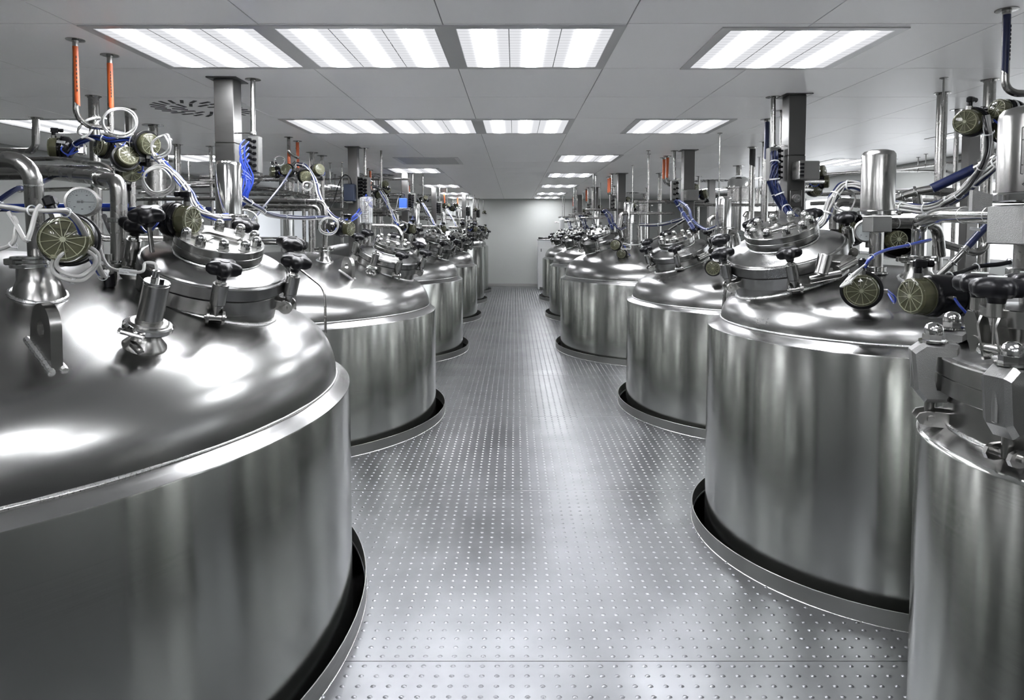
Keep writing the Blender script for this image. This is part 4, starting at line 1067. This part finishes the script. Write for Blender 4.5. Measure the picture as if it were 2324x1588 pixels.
K(bundle([at(862, 434, 4.35), at(875, 455, 4.3), at(886, 475, 4.25), at(897, 500, 4.2), at(905, 510, 4.2)], 5, .006, 'white and blue cables slanting down right of the clear cylinder', [M_WHITE, M_BLUE, M_BLUE], R=.018, ties=4))
P = at(686, 600, 3.45)
for x, lab in ((690, 'left'), (704, 'right')):
    P = at(x, 500, 4.4); pipe_run([(P.x, P.y, 2.2), (P.x, P.y, .0)], 4*pxm(4.4), 'upright steel conduit behind the second tank, %s one' % lab)

# ================================================================== the same equipment on the tanks further down the left row
names = {'L3': 'third', 'L4': 'fourth', 'L5': 'fifth', 'L6': 'sixth'}
def rename(s, a, b):
    return s
for kk, word in names.items():
    T0, T1 = TANKS['L2'], TANKS[kk]
    off = Vector(((T1[0]-T0[0])*H, (T1[1]-T0[1])*H, 0)); taller = kk in ('L5', 'L6')
    for i, o in enumerate(KIT):
        lab = o['label']; nm = o.name.split('.')[0]
        if kk in ('L5', 'L6') and nm in ('pipe_run', 'cable_coil', 'cable_bundle', 'ceiling_pipe') and i % 2: continue
        if nm == 'enclosure_box' and kk != 'L3': continue
        if nm == 'filter_housing': continue
        d = off.copy()
        if kk in ('L5', 'L6'): d.x += .10
        if nm == 'sight_lamp': 
            if taller: continue
            d.z = .0
        lb = lab.replace('second', word).replace('the post with the dark blue box', 'the %s left post' % word).replace('the clear cylinder', 'the %s filter housing' % word).replace('the dark blue box', 'the %s left post' % word)
        if word not in lb: lb = lb+', %s left tank' % word
        if ', with a dark blue box' in lab: lb = 'square steel post of the %s left tank' % word
        if nm == 'enclosure_box': lb = 'light blue box on the third left post'
        if nm == 'actuator': pass
        c = copy_tree(o, off=d, label=lb)
        if nm == 'enclosure_box':
            for ch in c.children:
                if ch.name.startswith('case'):
                    ch.data = ch.data.copy(); ch.data.materials[0] = M_BLUEBOX
    X0, Z0 = T1[0], T1[1]
lx = {'L3': (945, 460, 507, 16, 5.65), 'L4': (1007, 482, 506, 12, 7.3), 'L5': (1040, 470, 492, 11, 8.9), 'L6': (1064, 483, 500, 9, 10.3)}
for kk, (px, a, b, d, Z) in lx.items():
    filter_housing(px, a, b, d, Z, 'polished filter housing on the %s left tank' % names[kk], t=kk)
for kk, (px, py) in {'L3': (912, 575), 'L4': (985, 560)}.items():
    lug2(kk, TK[kk], (px-12, py-6), (px+10, py+8))

# long service pipes along the back left
for i, (y, z, d) in enumerate(((405, 5.4, 5), (440, 6.2, 7), (452, 7.0, 6), (474, 5.0, 8))):
    pipe_run([at(300, y, z), at(930, y+2, z+.2)], d*pxm(z)*.5, 'level service pipe across the back left, %s from the top' % ('first', 'second', 'third', 'fourth')[i], hang=((0, .2), (0, .75)))
# ================================================================== RIGHT ROW, nearest full tank (R2)
tr = TK['R2']
p, n_ = dome_hit('R2', 2083, 634); NR = nozzle('R2', tr, p, .078, .055, .075)
o, PR, w = post(1779, 1827, 217, shz('R2')-.03, 'square steel post nearest the camera in the right row', dpt=1); ZR = PR.y/H
o, c, r = drop_pipe(1755, 220, 10, [at(1755, 333, ceil_at(1755, 220).y/H)], 'thin steel pipe left of the nearest right post', fl=2.4); Zj = c.y/H
JB, jc, gl = junction_box(1755, 336, 410, 26, Zj, 'grey junction box with navy hoses beside the nearest right post', side=1)
bracket_arm(at(1780, 330, ZR), at(1755, 330, Zj), 'rod from the nearest right post to the thin pipe')
bundle([at(1757, 345, Zj-.06), at(1758, 380, Zj-.08), at(1757, 410, Zj-.08), at(1768, 440, Zj-.08), at(1782, 468, Zj-.1), at(1808, 500, Zj-.2), at(1830, 520, Zj-.25)], 9, .0055, 'navy hoses curving down from the nearest right junction box', [M_NAVY], R=.024, ties=5)
bundle([at(1745, 410, Zj), at(1760, 450, Zj), at(1776, 475, Zj), at(1785, 500, Zj)], 4, .006, 'second navy hose group left of the nearest right post', [M_NAVY], R=.016, ties=2)
drop_pipe(1741, 271, 11, 1.0, 'navy marked pipe left of the nearest right post', mark=M_NAVY, mark_len=.28, fl=2)
drop_pipe(1776, 251, 10, 1.3, 'pipe half hidden behind the nearest right post', fl=2)
drop_pipe(1735, 322, 9, 1.0, 'slim steel pipe left of the navy marked pipe', fl=1.8)
drop_pipe(1708, 334, 13, 1.0, 'thick steel pipe right of the steel condenser', mark=M_INK, mark_len=.16, fl=1.3)
drop_pipe(2139, 211, 22, 1.0, 'thick steel pipe right of the tall polished filter housing', fl=1.15)
drop_pipe(2173, 249, 10, 1.0, 'thin steel pipe between two thick ones, right', fl=2.2)
drop_pipe(2247, 181, 24, 1.0, 'thick steel pipe behind the upper right valve cluster', fl=1.1)
Z = ceil_at(2285, 22).y/H
drop_pipe(2285, 22, 16, [at(2281, 196, Z), at(2300, 212, Z), to_wall(at(2420, 214, Z), 1)], 'navy marked pipe bending right at the top right corner', mark=M_NAVY, mark_len=.21, mark_off=.02, fl=2.0, bend=.05)
post(2190, 2222, 262, .95, 'square steel post behind the upper right valve cluster')
condenser(1677, 376, [(12, 376, 398), (48, 402, 428), (48, 428, 458), (44, 458, 500)], 'tall steel condenser between the second and first right posts', bottom_y=1.0)
condenser(1463, 440, [(8, 440, 452), (26, 455, 467), (25, 467, 482), (24, 482, 500)], 'small far condenser left of the second right post', bottom_y=1.1)
# enclosure with sockets on the post
eb = thing('socket_box', 'grey socket box on the nearest right post', 'enclosure', at(1828, 406, ZR-.07))
c = at(1830, 388, ZR-.08); s = pxm(ZR)
link('case', MB().box(c, (40*s, .12, 40*s), b=.004), M_GREYBOX, eb)
link('socket_panel', MB().box(c+Vector((-22*s, -.03, 0)), (12*s, .10, 40*s), b=.003), M_STEEL, eb)
for q in (-12, -4, 4, 12): link('socket', MB().box(c+Vector((-22*s, -.082, q*s)), (8*s, .006, 5*s)), M_BLACK, eb)
g2 = thing('post_fitting', 'round fitting plates on the nearest right post, lower part', 'fitting', at(1806, 470, ZR-.06))
link('plate', MB().box(at(1806, 450, ZR-.055), (26*s, .008, 36*s), b=.002), M_POST, g2)
for q in (450, 480):
    link('gland', MB().cyl(9*s, 0, .02, frame(at(1806, q, ZR-.06), (0, -1, 0)), 20).ring(4*s, 6*s, .02, .028, frame(at(1806, q, ZR-.06), (0, -1, 0)), 16), M_CAST, g2)
for i, (x, y, ax, lab) in enumerate(((1872, 388, (.7, -.6, .1), 'upper dark actuator with clear cap right of the socket box'), (1856, 430, (.2, -.95, -.1), 'lower dark actuator with a label, below the socket box'), (1882, 412, (.8, -.4, 0), 'middle dark actuator right of the nearest right post'))):
    actuator(at(x, y, ZR+.25), ax, 17*pxm(ZR+.25), lab, L=.05, conn=None, block=True, side_tag=0, sup=[at(x-12, y, ZR+.2), Vector((PR.x, PR.y, at(x, y, ZR).z))])
# tall filter housing, manifold and pipes
filter_housing(1991, 341, 477, 70, 1.95, 'tall brushed filter housing standing on the nearest full right tank', t='R2', m=M_STEEL, block=44, foot_y=600)
pipe_run([at(2004, 506, 1.95), at(2110, 506, 1.95), at(2128, 520, 1.98), at(2134, 580, 2.0)], 12*pxm(1.95), 'level pipe leaving the tall filter manifold to the right', bend=.06, welds=((0, .3),))
gauge(at(1966, 524, 2.0), (-.75, -.65, .05), 25*pxm(2.0), 'round dial gauge left of the tall filter manifold', back=.04)
pipe_run([at(2300, 488, 1.30), at(2132, 487, 1.62), at(2098, 500, 1.80), (NR.x, NR.y, NR.z+.16), (NR.x, NR.y, NR.z)], .031, 'thick polished elbow pipe onto the nearest right nozzle', m=M_POL, bend=.10, welds=((0, .25), (0, .6)))
o, p, r = filter_housing(2338, 242, 437, 128, 1.02, 'large brushed filter housing cut by the right photo edge', m=M_STEEL, block=112, foot_y=640, plate=True)
link('clamp_handle', MB().prism([(-.085, .014), (-.135, .026), (-.135, -.026), (-.085, -.014)], -.006, .006, frame(p+Vector((-.02, -.01, -.02)), (0, -1, 0), (1, 0, 0))), M_CAST, o)
# near actuators of the right
actuator(at(1955, 660, 1.66), (-.46, -.88, .0), 44*pxm(1.66), 'black actuator with a round clear cap in front of the right manway', L=.075, conn=(0, 0, 1))
bundle([at(1963, 608, 1.66), at(1975, 585, 1.66), at(2010, 568, 1.7), at(2060, 556, 1.75), at(2110, 545, 1.8)], 3, .006, 'blue and black cables rising from the round capped right actuator', [M_BLUE, M_BLACK, M_NAVY], R=.011, ties=2)
bundle([at(1965, 600, 1.66), at(1935, 622, 1.64), at(1912, 650, 1.62), at(1925, 640, 1.62), at(1955, 612, 1.66)], 3, .0035, 'looped white cables left of the round capped right actuator', [M_WHITE], R=.010, ties=2)
actuator(at(2066, 672, 1.26), (-.97, -.2, -.0), 50*pxm(1.26), 'large black actuator lying level with clear cap pointing left, right foreground', L=.17, conn=(.15, 0, 1), side_tag=-1.2)
bundle([at(2125, 636, 1.26), at(2165, 622, 1.28), at(2215, 606, 1.3), at(2275, 598, 1.3), at(2345, 582, 1.3)], 3, .0065, 'black and navy cables running right over the large level actuator', [M_BLACK, M_NAVY, M_BLACK], R=.012, ties=3)
# black round valve behind, gauge and clutter on the far side
actuator(at(2040, 543, 2.45), (-.15, -1, .1), 42*pxm(2.45), 'wide black round valve behind the tall filter manifold', L=.06, conn=None, cap_r=.5, hose=False)
actuator(at(1930, 520, 2.6), (-.3, -1, .1), 38*pxm(2.6), 'wide black round valve behind the right manway knob', L=.06, conn=None, cap_r=.5, hose=False)
pipe_run([at(1892, 520, 2.5), at(1892, 470, 2.5), at(1905, 458, 2.5), at(1960, 462, 2.5)], 10*pxm(2.5), 'elbow pipe behind the nearest right manway', bend=.07)
bundle([at(1835, 520, 2.3), at(1868, 500, 2.3), at(1890, 450, 2.3), at(1915, 422, 2.3), at(1960, 425, 2.25), at(2010, 455, 2.2), at(2050, 470, 2.1), at(2110, 472, 2.0), at(2170, 448, 1.9), at(2225, 400, 1.8), at(2290, 350, 1.7), at(2350, 300, 1.65)], 9, .0058, 'long bundle of white and navy cables arching behind the tall filter housing', [M_WHITE, M_GREY, M_NAVY, M_GREY], R=.026, ties=12)
bundle([at(2236, 262, 1.55), at(2242, 310, 1.55), at(2236, 360, 1.6), at(2215, 400, 1.65), at(2180, 440, 1.75), at(2140, 466, 1.85)], 4, .0060, 'grey and black cables hanging from the upper right valve cluster', [M_GREY, M_BLACK, M_GREY], R=.015, ties=3)
cable_coil(at(1915, 455, 2.3), 30*pxm(2.3), 'grey cable coil left of the tall filter housing', m=M_GREY, n=2, r=.0045)
pipe_run([at(2115, 428, 2.15), at(2212, 382, 2.1)], 11*pxm(2.1), 'thick navy hose slanting up right of the tall filter housing', m=M_NAVY, name='hose', cat='hose')
pipe_run([at(2025, 452, 2.2), at(2068, 437, 2.18), at(2116, 428, 2.15)], 9*pxm(2.15), 'steel hose fitting with clamps left of the thick navy hose', clamps=((0, .5), (1, .2)), m=M_STEEL)
pipe_run([at(2210, 384, 2.1), at(2262, 355, 2.05)], 10*pxm(2.1), 'steel hose fitting at the upper end of the thick navy hose', clamps=((0, .4),), m=M_STEEL)
pipe_run([at(2245, 505, 1.7), at(2195, 560, 1.7)], 8*pxm(1.7), 'navy hose with white labels slanting down to the dome', m=M_NAVY, name='hose', cat='hose', clamps=())
tag_plate(at(2208, 520, 1.66)+Vector((0, -.012, 0)), .045, .014, 'white label with lettering on the slanting navy hose', ['SAMPLE INC'], normal=(0, -1, 0))
pipe_run([at(2195, 560, 1.7), at(2170, 588, 1.7), at(2130, 625, 1.72)], 7*pxm(1.7), 'slanting steel tube below the labelled navy hose', clamps=((0, .3), (1, .2)), m=M_STEEL)
pipe_run([at(2230, 500, 2.2), at(2238, 560, 2.2), at(2215, 575, 2.2), at(2130, 550, 2.2)], 9*pxm(2.2), 'U shaped steel pipe behind the labelled navy hose', bend=.07)
pipe_run([at(2085, 470, 2.3), at(2080, 440, 2.3), at(2095, 432, 2.3), at(2160, 436, 2.3)], 10*pxm(2.3), 'short elbow pipe over the cable bundle, right', hang=((2, .6),), bend=.06)
# upper right cluster
actuator(at(2190, 276, 1.62), (-.85, -.5, -.05), 33*pxm(1.62), 'dark actuator with a clear cap at the upper right', L=.07, conn=(.2, 0, 1), side_tag=2.6)
actuator(at(2262, 246, 1.60), (-.9, -.3, .1), 26*pxm(1.6), 'black actuator with an elbow connector at the upper right', L=.09, conn=(-.6, 0, .1), side_tag=.3)
actuator(at(2290, 300, 1.6), (-.3, -.8, -.4), 32*pxm(1.6), 'black actuator low in the upper right cluster', L=.05, conn=None)
# level pipes on the right wall side
for i, (y0, y1, z, d) in enumerate(((392, 378, 4.6, 7), (396, 394, 4.8, 6), (442, 440, 3.6, 8), (462, 458, 3.3, 9))):
    pipe_run([at(1840, y0+(6 if i == 0 else 0), z), at(2040, y0-8, z), to_wall(at(2420, y1-(14 if i == 0 else 6), z), 1)], d*pxm(z)*.5, 'level pipe before the right wall, %s from the top' % ('first', 'second', 'third', 'fourth')[i], hang=((1, .4),))
pipe_run([at(1560, 465, 4.5), at(1790, 465, 4.5)], 3.5*pxm(4.5), 'level pipe crossing the steel condenser, upper', hang=((0, .85),))
pipe_run([at(1700, 487, 4.3), at(1790, 487, 4.3)], 8*pxm(4.3), 'level pipe right of the steel condenser, lower', hang=((0, .7),))
pipe_run([at(1690, 492, 3.9), at(1698, 480, 3.9), at(1695, 500, 3.9), at(1696, 530, 3.9)], 5.5*pxm(3.9), 'small hook pipe beside the steel condenser')
pipe_run([at(1728, 440, 4.8), at(1722, 428, 4.8), at(1718, 470, 4.8)], 5*pxm(4.8), 'inverted U pipe right of the steel condenser', hang=((1, .05),))
pipe_run([at(1642, 700, 2.35), at(1646, 652, 2.3), at(1662, 638, 2.2), at(1686, 637, 2.1)], 4*pxm(2.3), 'thin hooked rail at the left edge of the nearest full right tank', bend=.05)
for x, lab in ((1664, 'left'), (1676, 'right')):
    P = at(x, 600, 2.85); pipe_run([(P.x, P.y, 1.35), (P.x, P.y, .0)], 5*pxm(2.8), 'upright conduit between the first two right tanks, %s one' % lab)
# hinge boss on the right manway cover, seen from the aisle
hb = link('hinge_boss', MB().cyl(.030, -.045, .045, frame(at(1868, 600, 1.82), (.25, .05, 1)), 26, .002).cyl(.018, -.07, .07, frame(at(1872, 628, 1.84), (1, -.1, .22)), 22, .002), M_STEEL, tr)

# ================================================================== RIGHT ROW, second full tank (R3)
RK = []
def Q(o):
    RK.append(o); return o
o, PP, w = post(1547, 1577, 341, shz('R3')-.03, 'square steel post of the second full right tank'); Q(o); Z3 = PP.y/H
o, c, r = drop_pipe(1531, 342, 6, [at(1531, 408, ceil_at(1531, 342).y/H)], 'thin pipe left of the second right post'); Q(o); Zk = c.y/H
Q(junction_box(1530, 411, 455, 15, Zk, 'junction box left of the second right post', side=1, n=4)[0])
Q(bracket_arm(at(1548, 406, Z3), at(1531, 406, Zk), 'rod bracing the thin pipe to the second right post'))
Q(drop_pipe(1507, 358, 7, [at(1507, 410, ceil_at(1507, 358).y/H), at(1514, 419, ceil_at(1507, 358).y/H), at(1530, 421, ceil_at(1507, 358).y/H)], 'orange marked pipe left of the second right post, left one', mark=M_ORANGE, mark_len=.22)[0])
Q(drop_pipe(1515, 354, 7, [at(1515, 405, ceil_at(1515, 354).y/H), at(1520, 415, ceil_at(1515, 354).y/H), at(1535, 417, ceil_at(1515, 354).y/H)], 'orange marked pipe left of the second right post, right one', mark=M_ORANGE, mark_len=.22)[0])
Q(drop_pipe(1498, 393, 8, 1.0, 'thick steel pipe left of the second right junction box')[0])
Q(drop_pipe(1586, 400, 5, 1.0, 'thin steel pipe right of the second right post')[0])
post(1606, 1624, 408, .9, 'far square post between the second right post and the condenser')
eb = thing('socket_box', 'grey socket box on the second right post', 'enclosure', at(1572, 455, Z3-.08)); Q(eb)
c = at(1570, 443, Z3-.08); s = pxm(Z3)
link('case', MB().box(c, (24*s, .12, 24*s), b=.004), M_GREYBOX, eb)
link('socket_panel', MB().box(c+Vector((-14*s, -.03, 0)), (6*s, .08, 22*s), b=.002), M_STEEL, eb)
Q(actuator(at(1582, 425, Z3+.1), (.6, -.8, 0), 9*pxm(Z3), 'small dark capped actuator behind the second right post', L=.04, conn=None, sup=Vector((PP.x, PP.y, at(1582, 425, Z3).z))))
Q(actuator(at(1605, 438, Z3), (.8, -.45, .3), 12*pxm(Z3), 'black and clear actuator right of the second right post', L=.06, conn=(.4, 0, -1), side_tag=2.4, sup=Vector((PP.x, PP.y, at(1605, 445, Z3).z))))
Q(actuator(at(1618, 609, 3.15), (-.35, -.92, -.05), 19*pxm(3.15), 'black actuator with a round clear cap over the second full right dome', L=.07, conn=(-.2, 0, 1)))
Q(cable_coil(at(1636, 585, 3.15), 18*pxm(3.15), 'white cable coil over the second full right dome', n=2, r=.004, normal=(0, -.5, 1)))
Q(bundle([at(1532, 455, 3.6), at(1545, 475, 3.6), at(1558, 495, 3.5), at(1575, 520, 3.4)], 5, .006, 'navy hoses dropping from the second right junction box', [M_NAVY], R=.018, ties=3))
Q(bundle([at(1540, 455, 3.6), at(1562, 472, 3.55), at(1572, 500, 3.5), at(1600, 520, 3.4), at(1625, 515, 3.3)], 4, .006, 'navy and white cables looping right of the second right post', [M_NAVY, M_WHITE], R=.014, ties=3))
Q(pipe_run([at(1610, 510, 3.6), at(1610, 498, 3.6), at(1622, 490, 3.6), at(1640, 492, 3.6)], 6*pxm(3.6), 'small elbow pipe left of the labelled filter housing', hang=((2, .5),), bend=.05))
filter_housing(1641, 445, 515, 34, 3.5, 'labelled polished filter housing on the second full right tank', t='R3', block=0, plate=True)
pipe_run([at(1655, 527, 3.45), at(1668, 528, 3.45), at(1674, 545, 3.45), at(1675, 590, 3.45)], 7*pxm(3.45), 'small bright elbow right of the labelled filter housing', bend=.05)
gauge(at(1680, 535, 3.55), (-.1, -1, .05), 12*pxm(3.55), 'small dial gauge between the labelled filter housing and the condenser', back=.03)
Q(pipe_run([at(1440, 436+22, 4.6), at(1600, 458, 4.6)], 4*pxm(4.6), 'level pipe behind the second right post', hang=((0, .2),)))
Q(pipe_run([at(1430, 484, 4.4), at(1530, 484, 4.4)], 3*pxm(4.4), 'thin level pipe left of the second right post', hang=((0, .4),)))
rn = {'R4': 'third', 'R5': 'fourth', 'R6': 'fifth'}
for kk, word in rn.items():
    T0, T1 = TANKS['R3'], TANKS[kk]
    off = Vector(((T1[0]-T0[0])*H, (T1[1]-T0[1])*H, 0))
    # keep the equipment over the aisle side of each dome
    off.x = (T1[0]-T1[5]*.70-(T0[0]-T0[5]*.70))*H*1.0+.10
    for i, o in enumerate(RK):
        nm = o.name.split('.')[0]
        d = off.copy()
        if nm == 'square_post': d.x += 0
        lb = o['label'].replace('second full right', '%s full right' % word).replace('second right', '%s right' % word)
        if word not in lb: lb += ', %s right tank' % word
        copy_tree(o, off=d, label=lb)
fx = {'R4': (1427, 458, 503, 22, 5.3), 'R5': (1352, 478, 510, 15, 7.3), 'R6': (1311, 489, 512, 11, 9.2)}
for kk, (px, a, b, d, Z) in fx.items():
    filter_housing(px, a, b, d, Z, 'polished filter housing on the %s full right tank' % rn[kk], t=kk)
actuator(at(1395, 556, 4.95), (-.4, -.9, 0), 13*pxm(4.95), 'black actuator with clear cap in front of the third full right dome', L=.08, conn=None)
bundle([at(1565, 490, 4.3), at(1530, 502, 4.4), at(1490, 510, 4.5), at(1452, 510, 4.6)], 5, .006, 'white and navy cables sweeping left from the second right post', [M_WHITE, M_NAVY], R=.018, ties=4)
bundle([at(1556, 498, 4.2), at(1520, 520, 4.3), at(1490, 540, 4.4), at(1450, 555, 4.6), at(1415, 552, 4.8)], 3, .007, 'black cable sagging between the second and third right tanks', [M_BLACK, M_GREY], R=.014, ties=4)
pipe_run([at(1450, 509, 4.9), at(1452, 560, 4.9)], 6*pxm(4.9), 'upright polished stub pipe behind the third right manway')
pipe_run([at(1405, 516, 5.2), at(1410, 484, 5.2), at(1424, 484, 5.2)], 5*pxm(5.2), 'elbow pipe left of the third right filter housing')
# white sleeve filter and cabinet at the end of the right row
wf = thing('white_filter', 'white cylindrical filter standing at the end of the right row', 'filter', at(1275, 530, 9.6)); p = at(1275, 530, 9.6); s = pxm(9.6)
link('body', MB().lathe([(5.5*s, 0), (5.5*s, 32*s), (4*s, 34*s), (1.5*s, 35*s), (1.5*s, 38*s), (0, 38*s)], T(p.x, p.y, p.z), 24), M_TAG, wf)
link('foot', MB().cyl(4*s, -.12, 0, T(p.x, p.y, p.z), 16), M_STEEL, wf)
cb = thing('cabinet', 'white cabinet with dark top rail by the end wall', 'cabinet', (.84*H-.35, 10.85*H, 0))
x0, x1, y0, z1 = at(1221, 560, 10.8).x, at(1221, 560, 10.8).x+.62, 10.75*H, at(1221, 545, 10.8).z
link('body', MB().box(((x0+x1)/2, y0+.2, z1/2), (x1-x0, .4, z1), b=.01), M_TAG, cb)
link('door', MB().box(((x0+x1)/2, y0-.006, z1*.45), (x1-x0-.06, .012, z1*.8), b=.004), M_TAG, cb)
link('handle', MB().box((x0+.08, y0-.02, z1*.8), (.015, .02, .08), b=.003), M_BLACK, cb)
link('top_rail', MB().box(((x0+x1)/2+.01, y0+.18, z1+.055), (x1-x0, .3, .05), b=.01), M_BLACK, cb)
link('tray', MB().box(((x0+x1)/2, y0+.18, z1+.015), (x1-x0+.03, .36, .03), b=.004), M_STEEL, cb)
# ================================================================== RIGHT FOREGROUND: small clamped vessel
vx, vy, vr, vn, vd = V1; VX, VY = vx*H, vy*H
vt = thing('vessel', 'small clamped steel vessel in the right foreground, cut by the photo edge', 'tank', (VX, VY, 0))
M = T(VX, VY, 0); zs_ = H*(1-vd)
link('shell', MB().lathe([(vr*H, -.55), (vr*H, zs_-.010), (vr*H-.003, zs_-.003), (vr*H-.008, zs_)], M, 160, cap=False), M_SHELL, vt, sharp=60)
link('shoulder', MB().lathe([(vr*H-.008, zs_), (vn*H, zs_+.022)], M, 160, cap=False), M_SHOULDER, vt)
link('weld_bead', bead_path(150, lambda a: Vector((VX+(vn*H+.001)*math.cos(a), VY+(vn*H+.001)*math.sin(a), zs_+.023)), .0045, .25), M_WELD, vt)
zf = at(2254, 892, .825).z      # joint between the two flanges
fr = vn*H+.022; ft = .040
nk = link('neck', MB().cyl(vn*H, zs_+.015, zf-ft, M, 128), M_STEEL, vt)
link('lower_flange', MB().lathe([(vn*H-.03, zf-ft), (fr-.002, zf-ft), (fr, zf-ft+.002), (fr, zf-.0015), (fr-.0015, zf-.0005), (vn*H-.03, zf-.0005)], M, 160, cap=False), M_TURN, vt)
uf = link('upper_flange', MB().lathe([(vn*H-.03, zf+.0005), (fr-.0015, zf+.0005), (fr, zf+.0015), (fr, zf+ft-.003), (fr-.003, zf+ft), (fr-.020, zf+ft)], M, 160, cap=False), M_TURN, vt)
link('lid', MB().lathe([(fr-.020, zf+ft), (fr-.045, zf+ft-.008), (fr-.085, zf+ft-.004), (fr-.14, zf+ft+.018), (fr-.20, zf+ft+.032), (fr-.27, zf+ft+.040), (0, zf+ft+.046)], M, 128, cap=False), M_DOME, vt)
# sight neck with knobs on the lid
cxy = Vector((.715*H, .865*H, 0)); zt = zf+ft+.022; Ms = T(cxy.x, cxy.y, zt)
link('neck_weld', bead_path(80, lambda a: Vector((cxy.x+.120*math.cos(a), cxy.y+.120*math.sin(a), zt+.004)), .005, .3), M_WELD, vt)
link('sight_neck', MB().cyl(.098, -.01, .085, Ms, 80).lathe([(.120, 0), (.101, .012), (.098, .02)], Ms, 80), M_STEEL, vt)
link('sight_cover', MB().lathe([(.09, .068), (.121, .068), (.123, .070), (.123, .104), (.121, .106), (.0, .110)], Ms, 96, cap=False), M_TURN, vt)
for k in range(6):
    a = math.radians(-172+k*60)
    Mk = Ms @ Matrix.Rotation(a, 4, 'Z') @ T(.140, 0, .0)
    fk = MB()
    for s in (-1, 1): fk.prism([(-.022, -.004), (-.006, -.006), (.010, .07), (.002, .09), (-.012, .085), (-.03, .02)], -.003, .003, Mk @ T(0, s*.022, 0) @ Matrix.Rotation(PI/2, 4, 'X'))
    fk.cyl(.011, -.030, .030, Mk @ T(-.012, 0, .022) @ Matrix.Rotation(PI/2, 4, 'X'), 18).cyl(.007, .02, .125, Mk @ T(-.012, 0, 0), 12).cyl(.017, .088, .120, Mk @ T(-.012, 0, 0), 20, .002)
    b = link('knob_bolt', fk, M_STEEL, vt)
    link('knob', knob_mesh(Mk @ T(-.012, 0, .112), .050), M_KNOB, b)
    link('knob_cap', MB().cyl(.017, .112+.050*1.24, .112+.050*1.28, Mk @ T(-.012, 0, 0), 24), M_TAG, b)
# cast claw clamps round the flange
def claw(a, label=None):
    Mc = M @ Matrix.Rotation(a, 4, 'Z')
    prof = [(fr-.040, zf+ft+.010), (fr-.040, zf+ft+.028), (fr+.030, zf+ft+.032), (fr+.056, zf+ft+.010), (fr+.046, zf-ft-.006), (fr+.026, zf-ft-.032), (fr-.020, zf-ft-.028), (fr-.028, zf-ft-.012), (fr+.004, zf-ft-.006), (fr+.010, zf-.02), (fr+.010, zf+.02), (fr+.006, zf+ft+.006), (fr-.026, zf+ft+.004)]
    mb = MB(); n = len(prof); hw = .030
    R = Mc @ Matrix(((1, 0, 0, 0), (0, 0, 1, 0), (0, 1, 0, 0), (0, 0, 0, 1)))
    # bevelled slab: inner sections narrower
    cx0 = sum(p[0] for p in prof)/n; cz0 = sum(p[1] for p in prof)/n
    vs = []; 
    for w, k in ((-hw, .86), (-hw*.66, 1), (hw*.66, 1), (hw, .86)):
        vs += [(cx0+(x-cx0)*k, cz0+(z-cz0)*k, w) for x, z in prof]
    fs = [tuple(range(n)), tuple(range(3*n, 4*n))[::-1]]
    for q in range(3):
        for i in range(n):
            j = (i+1) % n; fs.append((q*n+j, q*n+i, (q+1)*n+i, (q+1)*n+j))
    c = link('clamp_claw', MB().add(vs, fs, R), M_CAST, vt, sharp=20)
    link('claw_rib', MB().box((fr+.046, 0, zf-.005), (.014, .012, .075), Mc, .003), M_CAST, c)
    Mn = Mc @ T(fr+.008, 0, zf+ft+.030)
    cap_nut(None, Mn, .0235, c)
    link('washer', MB().cyl(.031, 0, .005, Mn, 30), M_POL, c)
    link('tie_rod', MB().cyl(.011, zf-ft-.075, zf-ft-.02, Mc @ T(fr+.012, 0, 0), 14), M_STEEL, c)
    lg = MB()
    for s in (-1, 1):
        lg.prism([(vn*H-.004, zf-ft-.052), (vn*H-.004, zf-ft-.086), (fr+.020, zf-ft-.086), (fr+.036, zf-ft-.081), (fr+.043, zf-ft-.069), (fr+.036, zf-ft-.057), (fr+.020, zf-ft-.052)], s*.024-.004, s*.024+.004, R)
    lg.cyl(.009, -.034, .034, Mc @ T(fr+.012, 0, zf-ft-.069) @ Matrix.Rotation(PI/2, 4, 'X'), 16)
    link('hinge_lug', lg, M_STEEL, c)
for a in (158, 196, 236, 276, 316, 356, 38, 79, 119): claw(math.radians(a))
# thin bent tube by the rear claw
pipe_run([at(2168, 752, 1.12), at(2190, 738, 1.15), at(2250, 722, 1.2)], .006, 'thin bright tube curving behind the small vessel lid')
